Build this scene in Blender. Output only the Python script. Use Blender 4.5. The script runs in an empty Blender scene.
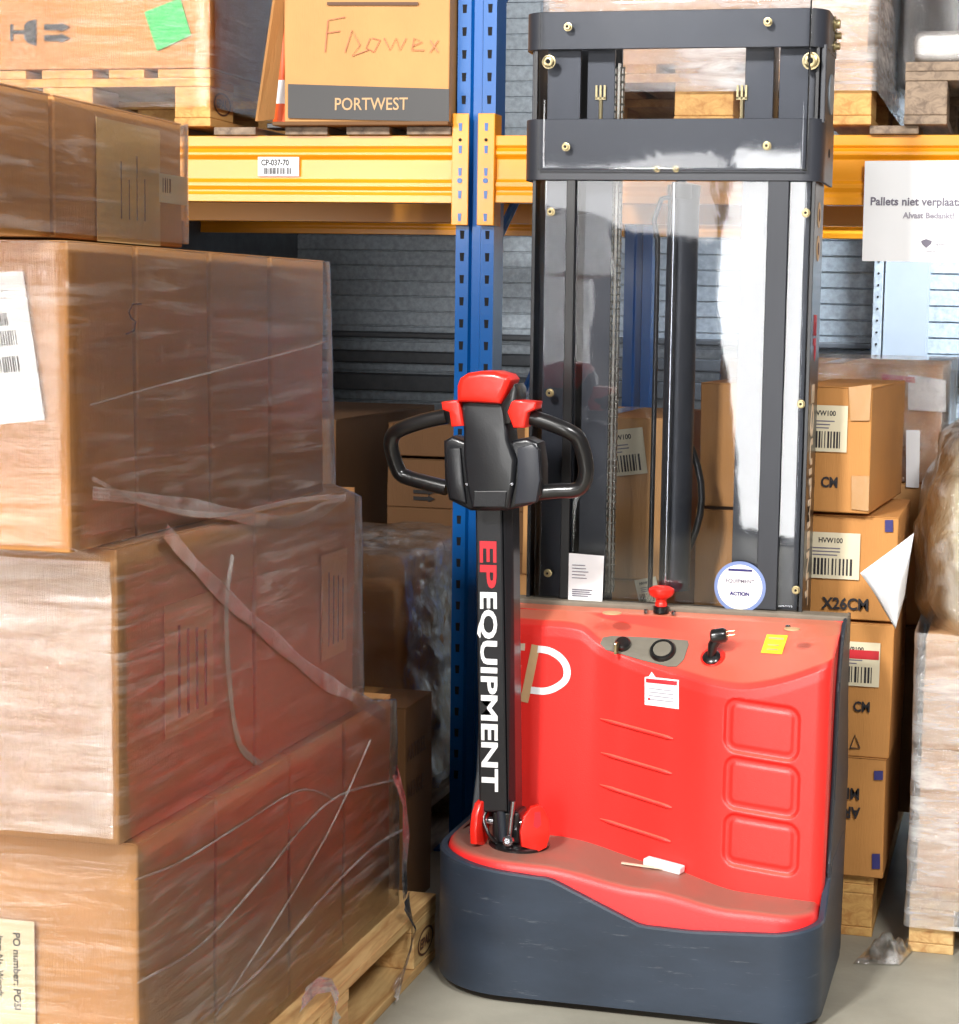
import bpy, bmesh, math, random
from mathutils import Vector, Matrix, noise
from mathutils.bvhtree import BVHTree
random.seed(7)
SC = bpy.context.scene
COL = SC.collection
PI = math.pi

# ------------------------------------------------------------------ camera
F, XP, YP, H = 1850.0, 600.0, 512.0, 1.41
YAW, PITCH, ROLL = math.atan(424/1850.), math.atan(203.5/1850.), 0.02
fw = Vector((-math.sin(YAW)*math.cos(PITCH), math.cos(YAW)*math.cos(PITCH), -math.sin(PITCH)))
r0 = Vector((math.cos(YAW), math.sin(YAW), 0)); u0 = r0.cross(fw)
rt = math.cos(ROLL)*r0 + math.sin(ROLL)*u0
up = math.cos(ROLL)*u0 - math.sin(ROLL)*r0
cam_d = bpy.data.cameras.new('camera'); cam = bpy.data.objects.new('camera', cam_d); COL.objects.link(cam)
cam.matrix_world = Matrix(((rt.x, up.x, -fw.x, 0), (rt.y, up.y, -fw.y, 0), (rt.z, up.z, -fw.z, H), (0, 0, 0, 1)))
cam_d.sensor_fit = 'HORIZONTAL'; cam_d.sensor_width = 36; cam_d.lens = F/959*36
cam_d.shift_x = -(XP-479.5)/959; cam_d.clip_start = 0.05; cam_d.clip_end = 100
SC.camera = cam

def ray(px, py): return fw + rt*((px-XP)/F) - up*((py-YP)/F)
def atY(px, py, Y):
    d = ray(px, py); t = Y/d.y; return Vector((d.x*t, Y, H+d.z*t))
def atX(px, py, X):
    d = ray(px, py); t = X/d.x; return Vector((X, d.y*t, H+d.z*t))

# ------------------------------------------------------------------ materials
def lin(c):
    c = [x/255 for x in c]
    return tuple(x/12.92 if x <= .04045 else ((x+.055)/1.055)**2.4 for x in c)
def new_mat(name):
    m = bpy.data.materials.new(name); m.use_nodes = True
    nt = m.node_tree; nt.nodes.clear()
    return m, nt, nt.nodes, nt.links
def N(ns, t, **k):
    n = ns.new(t)
    for a, b in k.items():
        if a.startswith('i_'):
            key = a[2:].replace('_', ' ')
            n.inputs[key].default_value = b
        else: setattr(n, a, b)
    return n
def mat(name, col, rough=.5, metal=0, var=.15, vscale=6, stretch=(1, 1, 1), bump=.0, bscale=120, bstretch=None, coat=0, dust=None, dustamt=.0, spec=.5, col2=None, scratches=0, detail=5):
    """procedural surface: base colour with large soft variation, fine bump, optional settled dust / scuffs"""
    m, nt, ns, L = new_mat(name)
    out = N(ns, 'ShaderNodeOutputMaterial'); b = N(ns, 'ShaderNodeBsdfPrincipled')
    L.new(b.outputs[0], out.inputs[0])
    tc = N(ns, 'ShaderNodeTexCoord'); mp = N(ns, 'ShaderNodeMapping'); mp.inputs['Scale'].default_value = stretch
    L.new(tc.outputs['Object'], mp.inputs[0])
    nz = N(ns, 'ShaderNodeTexNoise', i_Scale=vscale, i_Detail=detail, i_Roughness=.6); L.new(mp.outputs[0], nz.inputs['Vector'])
    mix = N(ns, 'ShaderNodeMix', data_type='RGBA')
    c1 = tuple(max(0, x*(1-var)) for x in col); c2 = col2 if col2 else tuple(min(1, x*(1+var)) for x in col)
    mix.inputs[6].default_value = (*c1, 1); mix.inputs[7].default_value = (*c2, 1)
    cr = N(ns, 'ShaderNodeMapRange'); cr.inputs[1].default_value = .32; cr.inputs[2].default_value = .68
    L.new(nz.outputs[0], cr.inputs[0]); L.new(cr.outputs[0], mix.inputs[0])
    colsock = mix.outputs[2]
    if dust:
        geo = N(ns, 'ShaderNodeNewGeometry'); sx = N(ns, 'ShaderNodeSeparateXYZ'); L.new(geo.outputs['Normal'], sx.inputs[0])
        mr = N(ns, 'ShaderNodeMapRange'); mr.inputs[1].default_value = .55; mr.inputs[2].default_value = .97
        mr.inputs[4].default_value = dustamt
        L.new(sx.outputs[2], mr.inputs[0])
        mul = N(ns, 'ShaderNodeMath', operation='MULTIPLY'); n2 = N(ns, 'ShaderNodeTexNoise', i_Scale=9, i_Detail=6)
        L.new(tc.outputs['Object'], n2.inputs['Vector'])
        m3 = N(ns, 'ShaderNodeMapRange'); m3.inputs[1].default_value = .2; m3.inputs[2].default_value = .55; m3.inputs[3].default_value = .85
        L.new(n2.outputs[0], m3.inputs[0]); L.new(mr.outputs[0], mul.inputs[0]); L.new(m3.outputs[0], mul.inputs[1])
        mx = N(ns, 'ShaderNodeMix', data_type='RGBA'); mx.inputs[7].default_value = (*dust, 1)
        L.new(colsock, mx.inputs[6]); L.new(mul.outputs[0], mx.inputs[0]); colsock = mx.outputs[2]
    if scratches:
        mp2 = N(ns, 'ShaderNodeMapping'); mp2.inputs['Scale'].default_value = (5, 5, 60)
        L.new(tc.outputs['Object'], mp2.inputs[0])
        n4 = N(ns, 'ShaderNodeTexNoise', i_Scale=1.4, i_Detail=9, i_Roughness=.75); L.new(mp2.outputs[0], n4.inputs['Vector'])
        m4 = N(ns, 'ShaderNodeMapRange'); m4.inputs[1].default_value = .6; m4.inputs[2].default_value = .72; m4.inputs[4].default_value = scratches
        L.new(n4.outputs[0], m4.inputs[0])
        mx = N(ns, 'ShaderNodeMix', data_type='RGBA'); mx.inputs[7].default_value = (.35, .38, .4, 1)
        L.new(colsock, mx.inputs[6]); L.new(m4.outputs[0], mx.inputs[0]); colsock = mx.outputs[2]
    L.new(colsock, b.inputs['Base Color'])
    b.inputs['Roughness'].default_value = rough; b.inputs['Metallic'].default_value = metal
    b.inputs['Specular IOR Level'].default_value = spec
    if coat: b.inputs['Coat Weight'].default_value = coat; b.inputs['Coat Roughness'].default_value = .12
    if bump:
        mb = N(ns, 'ShaderNodeMapping'); mb.inputs['Scale'].default_value = bstretch or (1, 1, 1)
        L.new(tc.outputs['Object'], mb.inputs[0])
        bn = N(ns, 'ShaderNodeTexNoise', i_Scale=bscale, i_Detail=4); L.new(mb.outputs[0], bn.inputs['Vector'])
        bp = N(ns, 'ShaderNodeBump'); bp.inputs['Strength'].default_value = bump; bp.inputs['Distance'].default_value = .004
        L.new(bn.outputs[0], bp.inputs['Height']); L.new(bp.outputs[0], b.inputs['Normal'])
    return m
def wood(name, c1, c2, rough=.7):
    m, nt, ns, L = new_mat(name)
    out = N(ns, 'ShaderNodeOutputMaterial'); b = N(ns, 'ShaderNodeBsdfPrincipled', i_Roughness=rough); L.new(b.outputs[0], out.inputs[0])
    tc = N(ns, 'ShaderNodeTexCoord'); mp = N(ns, 'ShaderNodeMapping'); mp.inputs['Scale'].default_value = (22, 2.5, 30)
    L.new(tc.outputs['Object'], mp.inputs[0])
    nz = N(ns, 'ShaderNodeTexNoise', i_Scale=1.5, i_Detail=7, i_Roughness=.65, i_Distortion=.8); L.new(mp.outputs[0], nz.inputs['Vector'])
    n2 = N(ns, 'ShaderNodeTexNoise', i_Scale=3, i_Detail=3); L.new(tc.outputs['Object'], n2.inputs['Vector'])
    cr = N(ns, 'ShaderNodeValToRGB'); cr.color_ramp.elements[0].color = (*c2, 1); cr.color_ramp.elements[1].color = (*c1, 1)
    cr.color_ramp.elements[0].position = .34; cr.color_ramp.elements[1].position = .6
    L.new(nz.outputs[0], cr.inputs[0])
    mx = N(ns, 'ShaderNodeMix', data_type='RGBA', blend_type='MULTIPLY'); mx.inputs[0].default_value = .5
    L.new(cr.outputs[0], mx.inputs[6]); L.new(n2.outputs[0], mx.inputs[7])
    bc = N(ns, 'ShaderNodeBrightContrast'); bc.inputs[1].default_value = .02; L.new(mx.outputs[2], bc.inputs[0])
    L.new(bc.outputs[0], b.inputs['Base Color'])
    bp = N(ns, 'ShaderNodeBump', i_Strength=.35, i_Distance=.003); L.new(nz.outputs[0], bp.inputs['Height']); L.new(bp.outputs[0], b.inputs['Normal'])
    return m
def film(name, scale=(3, 3, 14), milky=.25, gloss=1.0, rough=.14, bump=.5, base=.06, bscale=1.0, tint=(.97, .96, .95), lo=.48, hi=.75):
    """clear stretch film: mostly see-through, glossy creases, faint milky streaks where layers fold"""
    m, nt, ns, L = new_mat(name)
    out = N(ns, 'ShaderNodeOutputMaterial')
    tc = N(ns, 'ShaderNodeTexCoord'); mp = N(ns, 'ShaderNodeMapping'); mp.inputs['Scale'].default_value = scale
    mp.inputs['Rotation'].default_value = (0.06, .09, 0)
    L.new(tc.outputs['Object'], mp.inputs[0])
    nz = N(ns, 'ShaderNodeTexNoise', i_Scale=2.2*bscale, i_Detail=8, i_Roughness=.68, i_Distortion=.4); L.new(mp.outputs[0], nz.inputs['Vector'])
    nb = N(ns, 'ShaderNodeTexNoise', i_Scale=5, i_Detail=3, i_Distortion=.6); L.new(tc.outputs['Object'], nb.inputs['Vector'])
    mr = N(ns, 'ShaderNodeMapRange'); mr.inputs[1].default_value = lo; mr.inputs[2].default_value = hi; mr.inputs[4].default_value = milky
    L.new(nz.outputs[0], mr.inputs[0])
    np_ = N(ns, 'ShaderNodeTexNoise', i_Scale=3.2, i_Detail=2); L.new(tc.outputs['Object'], np_.inputs['Vector'])
    mq = N(ns, 'ShaderNodeMapRange'); mq.inputs[1].default_value = .38; mq.inputs[2].default_value = .66; mq.inputs[3].default_value = .25; mq.inputs[4].default_value = 1.25
    L.new(np_.outputs[0], mq.inputs[0])
    mk_ = N(ns, 'ShaderNodeMath', operation='MULTIPLY'); L.new(mr.outputs[0], mk_.inputs[0]); L.new(mq.outputs[0], mk_.inputs[1])
    ad = N(ns, 'ShaderNodeMath', operation='MULTIPLY_ADD'); ad.inputs[1].default_value = 1.5
    L.new(nb.outputs[0], ad.inputs[0]); L.new(nz.outputs[0], ad.inputs[2])
    bp = N(ns, 'ShaderNodeBump', i_Strength=bump, i_Distance=.02); L.new(ad.outputs[0], bp.inputs['Height'])
    fr = N(ns, 'ShaderNodeFresnel', i_IOR=1.45); L.new(bp.outputs[0], fr.inputs['Normal'])
    f2 = N(ns, 'ShaderNodeMath', operation='MULTIPLY_ADD', use_clamp=True); f2.inputs[1].default_value = gloss*1.6; f2.inputs[2].default_value = base
    L.new(fr.outputs[0], f2.inputs[0])
    tr = N(ns, 'ShaderNodeBsdfTransparent'); tr.inputs[0].default_value = (*tint, 1)
    gl = N(ns, 'ShaderNodeBsdfGlossy', i_Roughness=rough); gl.inputs[0].default_value = (1, 1, 1, 1); L.new(bp.outputs[0], gl.inputs['Normal'])
    di = N(ns, 'ShaderNodeBsdfDiffuse'); di.inputs[0].default_value = (.85, .82, .8, 1)
    m1 = N(ns, 'ShaderNodeMixShader'); L.new(f2.outputs[0], m1.inputs[0]); L.new(tr.outputs[0], m1.inputs[1]); L.new(gl.outputs[0], m1.inputs[2])
    m2 = N(ns, 'ShaderNodeMixShader'); L.new(mk_.outputs[0], m2.inputs[0]); L.new(m1.outputs[0], m2.inputs[1]); L.new(di.outputs[0], m2.inputs[2])
    L.new(m2.outputs[0], out.inputs[0])
    return m

M = {}
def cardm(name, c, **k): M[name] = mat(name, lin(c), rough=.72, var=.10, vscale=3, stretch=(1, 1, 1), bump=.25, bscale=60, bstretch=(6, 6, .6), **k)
cardm('card', (196, 144, 88)); cardm('card_pale', (214, 172, 128)); cardm('card_dark_shaded', (112, 76, 42)); cardm('card_tan', (190, 132, 70))  # darkest brown has the shade under the rack put into its colour
M['inner_shade'] = mat('inner_shade', lin((120, 85, 52)), rough=.9)
M['tape'] = mat('tape', lin((186, 140, 88)), rough=.22, var=.06, bump=.2, bscale=25, coat=.6)
M['tape_yellow'] = mat('tape_yellow', lin((214, 178, 118)), rough=.35, var=.05, bump=.1)
M['paper'] = mat('paper', lin((238, 238, 240)), rough=.6, var=.03)
M['paper_cream'] = mat('paper_cream', lin((226, 214, 184)), rough=.6, var=.05)
M['paper_tan'] = mat('paper_tan', lin((216, 176, 118)), rough=.6, var=.05)
M['ink'] = mat('ink', lin((40, 36, 40)), rough=.6)
M['ink_grey'] = mat('ink_grey', lin((120, 115, 130)), rough=.6)
M['ink_pale'] = mat('ink_pale', lin((165, 160, 172)), rough=.6)
M['ink_brown'] = mat('ink_brown', lin((92, 60, 40)), rough=.6)
M['ink_blue'] = mat('ink_blue', lin((48, 44, 110)), rough=.5)
M['ink_red'] = mat('ink_red', lin((200, 40, 50)), rough=.5)
M['green'] = mat('green', lin((30, 176, 84)), rough=.45, var=.08)
M['black_band'] = mat('black_band', lin((44, 42, 42)), rough=.4, var=.1)
M['sand_text'] = mat('sand_text', lin((200, 160, 115)), rough=.6)
M['blue'] = mat('blue', lin((0, 88, 162)), rough=.32, var=.08, vscale=4, bump=.05, coat=.2)
M['hole'] = mat('hole', lin((16, 16, 20)), rough=.9)
M['yellow'] = mat('yellow', lin((232, 150, 14)), rough=.36, var=.06, vscale=5, stretch=(.4, 1, 1), coat=.4)
M['galv'] = mat('galv', lin((150, 160, 170)), rough=.45, metal=.35, var=.22, vscale=45, bump=.08, bscale=60)
M['galv_dark'] = mat('galv_dark', lin((74, 78, 84)), rough=.5, metal=.2, var=.2, vscale=20)
M['grey_paint'] = mat('grey_paint', lin((128, 136, 146)), rough=.5, var=.06, vscale=4)
M['red'] = mat('red', lin((238, 46, 40)), rough=.38, var=.04, vscale=5, bump=.12, bscale=420, dust=lin((178, 128, 100)), dustamt=.75)
M['red_clean'] = mat('red_clean', lin((242, 40, 28)), rough=.3, var=.04, coat=.3)
M['red_ledge'] = mat('red_ledge', lin((250, 48, 48)), rough=.4, var=.04, bump=.12, bscale=420, dust=lin((140, 100, 86)), dustamt=1.0)
M['skirt'] = mat('skirt', lin((46, 56, 70)), rough=.42, var=.2, vscale=4, stretch=(1, 1, 2.5), bump=.06, bscale=80, scratches=.35)
M['black'] = mat('black', lin((22, 23, 27)), rough=.33, var=.15, vscale=8, bump=.06, bscale=300, coat=.15)
M['plate'] = mat('plate', lin((46, 48, 55)), rough=.4, var=.12, vscale=5, bump=.04, bscale=200)
M['rubber'] = mat('rubber', lin((24, 23, 24)), rough=.28, var=.12, coat=.3)
M['side_metal'] = mat('side_metal', lin((44, 50, 58)), rough=.42, var=.18, vscale=6, scratches=.3)
M['dusty_bar'] = mat('dusty_bar', lin((122, 112, 98)), rough=.7, var=.2, vscale=12)
M['panel_grey'] = mat('panel_grey', lin((112, 106, 94)), rough=.6, var=.12, vscale=14)
M['mast_steel'] = mat('mast_steel', lin((50, 52, 58)), rough=.35, metal=.3, var=.15, vscale=6, stretch=(1, 1, .3))
M['chain'] = mat('chain', lin((120, 116, 108)), rough=.35, metal=.8, var=.3, vscale=60)
M['chrome'] = mat('chrome', lin((170, 172, 178)), rough=.12, metal=.95, var=.05)
M['brass'] = mat('brass', lin((176, 160, 120)), rough=.28, metal=.8, var=.1)
M['white'] = mat('white', lin((246, 246, 248)), rough=.5, var=.02)
M['dusty_white'] = mat('dusty_white', lin((226, 205, 180)), rough=.6, var=.08)
M['dusty_tan'] = mat('dusty_tan', lin((206, 168, 124)), rough=.6, var=.08)
M['yellow_sticker'] = mat('yellow_sticker', lin((246, 222, 40)), rough=.5, var=.04)
M['orange'] = mat('orange', lin((246, 96, 36)), rough=.5, var=.06)
M['concrete'] = mat('concrete', lin((150, 146, 132)), rough=.55, var=.16, vscale=2.2, bump=.15, bscale=70, col2=lin((172, 168, 154)), detail=8)
M['wood'] = wood('wood', lin((236, 196, 130)), lin((196, 142, 78)))
M['wood_old'] = wood('wood_old', lin((170, 145, 120)), lin((112, 90, 72)))
M['wood_orange'] = wood('wood_orange', lin((240, 186, 104)), lin((204, 138, 62)))
M['film_load'] = film('film_load', scale=(1.8, 1.8, 24), milky=.26, gloss=1.0, rough=.11, bump=.24, base=.015, lo=.5, hi=.8)
M['film_rope'] = film('film_rope', scale=(9, 9, 9), milky=.3, gloss=1.0, rough=.25, bump=.4, base=.04, lo=.35, hi=.75)
M['film_crumple'] = film('film_crumple', scale=(5, 5, 5), milky=.5, gloss=2.0, rough=.10, bump=1.0, base=.05)
M['film_white'] = film('film_white', scale=(2.4, 2.4, 15), milky=.75, gloss=1.2, rough=.16, bump=.7, base=.12, lo=.3, hi=.7)
M['film_grey'] = film('film_grey', scale=(9, 9, 2), milky=.2, gloss=1.6, rough=.2, bump=.6, base=.1)
M['film_glare'] = film('film_glare', scale=(2.5, 2.5, 22), milky=.3, gloss=1.0, rough=.10, bump=.55, base=.09, lo=.42, hi=.75)
M['film_clear'] = film('film_clear', scale=(5, 5, 5), milky=.18, gloss=1.5, rough=.10, bump=1.0, base=.03)
M['grey_goods'] = mat('grey_goods', lin((96, 104, 116)), rough=.5, var=.25, vscale=5)
M['poly'] = film('poly', scale=(.8, .8, .5), milky=.04, gloss=.75, rough=.03, bump=.012, base=.0, bscale=.6, tint=(.93, .94, .96))
M['bubble'] = mat('bubble', lin((236, 224, 198)), rough=.5, var=.1, vscale=8, bump=.5, bscale=25)

# ------------------------------------------------------------------ mesh builder
class MB:
    def __init__(s): s.bm = bmesh.new()
    def box(s, x0, x1, y0, y1, z0, z1, bev=0, seg=2):
        r = bmesh.ops.create_cube(s.bm, size=1)
        for v in r['verts']:
            v.co = Vector((x0+(v.co.x+.5)*(x1-x0), y0+(v.co.y+.5)*(y1-y0), z0+(v.co.z+.5)*(z1-z0)))
        if bev:
            es = list({e for v in r['verts'] for e in v.link_edges})
            bmesh.ops.bevel(s.bm, geom=es, offset=bev, segments=seg, affect='EDGES', profile=.5)
        return s
    def poly(s, lo, hi, bev=0, seg=2):
        """closed prism between two matching loops of 3D points"""
        a = [s.bm.verts.new(p) for p in lo]; b = [s.bm.verts.new(p) for p in hi]; n = len(a)
        fs = [s.bm.faces.new(a[::-1]), s.bm.faces.new(b)]
        for i in range(n): fs.append(s.bm.faces.new((a[i], a[(i+1) % n], b[(i+1) % n], b[i])))
        bmesh.ops.recalc_face_normals(s.bm, faces=fs)
        if bev:
            es = list({e for f in fs[:2] for e in f.edges})
            bmesh.ops.bevel(s.bm, geom=es, offset=bev, segments=seg, affect='EDGES', profile=.5)
        return s
    def pxprism(s, pts, y0, y1, bev=0, seg=2):
        """outline read at depth y0 and extruded back to y1 with real thickness"""
        lo = [atY(p[0], p[1], y0) for p in pts]; hi = [Vector((p.x, y1, p.z)) for p in lo]
        return s.poly(lo, hi, bev, seg)
    def tube(s, path, r, n=12, caps=True, flat=1.0):
        path = [Vector(p) for p in path]; rings = []
        prev = None
        for i, p in enumerate(path):
            t = (path[min(i+1, len(path)-1)] - path[max(i-1, 0)]).normalized()
            if prev is None:
                a = Vector((0, 0, 1)) if abs(t.z) < .9 else Vector((1, 0, 0)); prev = t.cross(a).normalized()
            prev = (prev - t*prev.dot(t)).normalized(); q = t.cross(prev)
            rr = r[i] if isinstance(r, (list, tuple)) else r
            rings.append([s.bm.verts.new(p + prev*rr*math.cos(k*2*PI/n) + q*rr*flat*math.sin(k*2*PI/n)) for k in range(n)])
        for a, b in zip(rings, rings[1:]):
            for k in range(n): s.bm.faces.new((a[k], a[(k+1) % n], b[(k+1) % n], b[k]))
        if caps: s.bm.faces.new(rings[0][::-1]); s.bm.faces.new(rings[-1])
        return s
    def lathe(s, prof, c, ax=(0, 0, 1), n=28):
        """prof: list of (radius, height along axis)"""
        c = Vector(c); ax = Vector(ax).normalized(); a = Vector((0, 0, 1)) if abs(ax.z) < .9 else Vector((1, 0, 0))
        p = ax.cross(a).normalized(); q = ax.cross(p); rings = []
        for r, h in prof:
            rings.append([s.bm.verts.new(c+ax*h+p*r*math.cos(k*2*PI/n)+q*r*math.sin(k*2*PI/n)) for k in range(n)])
        fs = []
        for A, B in zip(rings, rings[1:]):
            for k in range(n): fs.append(s.bm.faces.new((A[k], A[(k+1) % n], B[(k+1) % n], B[k])))
        fs.append(s.bm.faces.new(rings[0][::-1])); fs.append(s.bm.faces.new(rings[-1]))
        bmesh.ops.recalc_face_normals(s.bm, faces=fs)
        return s
    def grid(s, fn, nu, nv):
        g = [[s.bm.verts.new(fn(i/nu, j/nv)) for j in range(nv+1)] for i in range(nu+1)]
        for i in range(nu):
            for j in range(nv): s.bm.faces.new((g[i][j], g[i+1][j], g[i+1][j+1], g[i][j+1]))
        return s
    def quad(s, a, b, c, d):
        s.bm.faces.new([s.bm.verts.new(p) for p in (a, b, c, d)]); return s

POS = {}
def wpos(o): return POS.get(o.name, Vector((0, 0, 0)))
def part(name, mb, m, parent=None, local=False, smooth=0, bevel=0, solid=0, label=None):
    """link a builder's mesh as one object under parent. Geometry is in world space, or in the parent's space if local"""
    me = bpy.data.meshes.new(name)
    bm = mb.bm
    vs = [v.co for v in bm.verts]
    c = Vector((sum((min, max)[k](v.x for v in vs) for k in (0, 1))/2, sum((min, max)[k](v.y for v in vs) for k in (0, 1))/2, min(v.z for v in vs)))
    for v in bm.verts: v.co -= c
    bm.to_mesh(me); bm.free()
    me.materials.append(M[m] if isinstance(m, str) else m)
    if smooth:
        for p in me.polygons: p.use_smooth = True
        me.set_sharp_from_angle(angle=math.radians(smooth))
    o = bpy.data.objects.new(name, me); COL.objects.link(o)
    if parent is not None:
        o.parent = parent
        if local:
            o.location = c - LOC.get(parent.name, Vector((0, 0, 0))); LOC[o.name] = c
        else:
            o.location = c - wpos(parent)
    else: o.location = c
    POS[o.name] = c
    if solid:
        md = o.modifiers.new('solid', 'SOLIDIFY'); md.thickness = solid; md.offset = 0
    if bevel:
        md = o.modifiers.new('bevel', 'BEVEL'); md.width = bevel; md.segments = 2; md.limit_method = 'ANGLE'
    if label: o['label'] = label
    return o
LOC = {}
def tag(o, label, cat, group=None, kind=None):
    o['label'] = label; o['category'] = cat
    if group: o['group'] = group
    if kind: o['kind'] = kind
    return o
def thing(name, label, cat, loc=(0, 0, 0), rz=0, group=None):
    o = bpy.data.objects.new(name, None); o.empty_display_size = .05; COL.objects.link(o)
    o.location = loc; o.rotation_euler = (0, 0, rz); POS[o.name] = Vector(loc); LOC[o.name] = Vector((0, 0, 0))
    return tag(o, label, cat, group)
def struct(name, mb, m, **k):
    o = part(name, mb, m, **k); o['kind'] = 'structure'; return o
def copy_tree(o, parent=None):
    c = o.copy(); COL.objects.link(c); c.parent = parent
    for ch in list(o.children): copy_tree(ch, c)
    return c
def text_mb(s, size, origin, right, upv, extrude=.0006, bold=0, align='LEFT', sx=1.0, normal=None):
    cu = bpy.data.curves.new('t', 'FONT'); cu.body = s; cu.size = size; cu.extrude = extrude; cu.offset = bold; cu.align_x = align
    cu.resolution_u = 3
    ob = bpy.data.objects.new('t', cu); COL.objects.link(ob)
    me = bpy.data.meshes.new_from_object(ob); bpy.data.objects.remove(ob); bpy.data.curves.remove(cu)
    right = Vector(right).normalized(); upv = Vector(upv).normalized(); nrm = right.cross(upv)
    for v in me.vertices: v.co = Vector(origin) + right*v.co.x*sx + upv*v.co.y + nrm*v.co.z
    mb = MB(); mb.bm.from_mesh(me); bpy.data.meshes.remove(me)
    return mb

# a flat sheet lying on a plane: origin (lower left), right and up vectors
def sheet(o, r, u, w, h, t=.0006):
    o, r, u = Vector(o), Vector(r).normalized(), Vector(u).normalized(); n = r.cross(u)*t
    c = [o, o+r*w, o+r*w+u*h, o+u*h]
    return MB().poly(c, [p+n for p in c])
def barcode(o, r, u, w, h, seed=1, n=14, t=.0004):
    rnd = random.Random(seed); mb = MB(); o, r, u = Vector(o), Vector(r).normalized(), Vector(u).normalized(); nn = r.cross(u)
    x = 0; step = w/n
    for i in range(n):
        ww = step*rnd.choice((.3, .5, .65)); p = o+r*(i*step)
        c = [p, p+r*ww, p+r*ww+u*h, p+u*h]; mb.poly(c, [q+nn*t for q in c])
    return mb
def lines(o, r, u, w, h, n, seed=1, t=.0004, fill=.45):
    rnd = random.Random(seed); mb = MB(); o, r, u = Vector(o), Vector(r).normalized(), Vector(u).normalized(); nn = r.cross(u)
    for i in range(n):
        p = o+u*(h*i/n); ww = w*rnd.uniform(.55, 1)
        c = [p, p+r*ww, p+r*ww+u*h/n*fill, p+u*h/n*fill]; mb.poly(c, [q+nn*t for q in c])
    return mb

X_, Y_, Z_ = Vector((1, 0, 0)), Vector((0, 1, 0)), Vector((0, 0, 1))

# ------------------------------------------------------------------ the hall
mb = MB().box(-7, 5, -5, 7.6, -.1, 0); struct('floor', mb, 'concrete')
mb = MB()   # ribbed steel siding: grooves every 63 mm
zs, k = [], 0
z = 0.0
prof = []
while z < 4.6:
    prof += [(7.45, z), (7.45, z+.055), (7.458, z+.057), (7.458, z+.061)]; z += .063
vl = [mb.bm.verts.new((-7, y, z)) for y, z in prof]; vr = [mb.bm.verts.new((5, y, z)) for y, z in prof]
for i in range(len(prof)-1): mb.bm.faces.new((vl[i], vr[i], vr[i+1], vl[i+1]))
struct('wall_back', mb, 'galv')
struct('wall_light_block', MB().box(-3.12, -3.05, 4.6, 7.5, 0, 4.6), 'galv_dark')  # partition added to keep light off the rear left
struct('trim_1', MB().box(-7, -.6, 7.36, 7.45, 1.165, 1.215, .006), 'galv_dark')
struct('trim_2', MB().box(-7, -.6, 7.36, 7.45, 1.27, 1.295, .006), 'galv_dark')
struct('trim_3', MB().box(-7, -.6, 7.34, 7.45, 1.05, 1.12, .006), 'galv_dark')
struct('trim_4', MB().box(-.38, 5, 7.36, 7.45, 1.19, 1.25, .006), 'galv_dark')
# grey steel column with flanges in front of the siding
mb = MB(); mb.box(-.55, -.387, 7.22, 7.235, 0, 4.4); mb.box(-.475, -.462, 7.235, 7.37, 0, 4.4); mb.box(-.55, -.387, 7.37, 7.385, 0, 4.4)
c = struct('trim_5', mb, 'grey_paint')
# perforated wall channel
ps = thing('perforated_channel', 'pale galvanised channel with round holes standing left of the grey column on the back wall', 'channel', (-.572, 7.22, 0))
part('channel', MB().box(-.592, -.556, 7.19, 7.22, 0, 3.4, .003), 'galv', ps)
for i in range(9):
    part('hole', MB().lathe([(.0045, 0), (.0045, .002)], (-.573, 7.189, 1.25+i*.045), (0, -1, 0), 10), 'hole', ps)

# ------------------------------------------------------------------ pallet rack
PX0, PX1 = -1.418, -1.318
def post(parent, Y, z1, back=False):
    xm = (PX0+PX1)/2; d = .085
    pr = [(PX0, Y), (PX0+.034, Y), (PX0+.039, Y+.012), (PX1-.039, Y+.012), (PX1-.034, Y), (PX1, Y), (PX1, Y+d), (PX1-.014, Y+d), (PX1-.014, Y+d-.003),
          (PX1-.003, Y+d-.003), (PX1-.003, Y+.003), (PX0+.003, Y+.003), (PX0+.003, Y+d-.003), (PX0+.014, Y+d-.003), (PX0+.014, Y+d), (PX0, Y+d)]
    # channel profile with a stepped front web
    pr[10:12] = [(PX1-.003, Y+.003), (PX1-.033, Y+.003), (PX1-.038, Y+.015), (PX0+.038, Y+.015), (PX0+.033, Y+.003), (PX0+.003, Y+.003)]
    mb = MB().poly([Vector((x, y, 0)) for x, y in pr], [Vector((x, y, z1)) for x, y in pr])
    p = part('post', mb, 'blue', parent)
    for sx in ((PX0+.017), (PX1-.017)):
        for i in range(int((z1-.2)/.0555)):
            if back: continue
            z = .2+i*.0555
            w = .0058; hh = .0105
            pts = [(sx-w, z+hh), (sx+w, z+hh), (sx+w*.8, z-hh), (sx-w*.8, z-hh)]
            part('slot', MB().poly([Vector((a, Y-.0006, b)) for a, b in pts], [Vector((a, Y+.002, b)) for a, b in pts]), 'hole', p)
    return p
def slot_row(parent, Y):
    pass
up1 = thing('rack_upright', 'blue slotted steel rack upright rising behind the stacker handle', 'rack upright', (-1.368, 4.5, 0))
p1 = post(up1, 4.5, 3.2); p2 = post(up1, 5.5, 3.2, True)
for z, z2 in ((.3, .9), (.9, 1.5), (1.5, 2.1), (2.1, 2.7)):
    part('brace', MB().tube([(-1.368, 4.57, z), (-1.368, 5.52, z2)] if int(z*10) % 4 else [(-1.368, 5.52, z), (-1.368, 4.57, z2)], .012, 8), 'blue', up1)
for Y in (4.5, 5.5):
    part('foot_plate', MB().box(-1.45, -1.285, Y-.03, Y+.12, 0, .006, .001), 'blue', up1)
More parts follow.
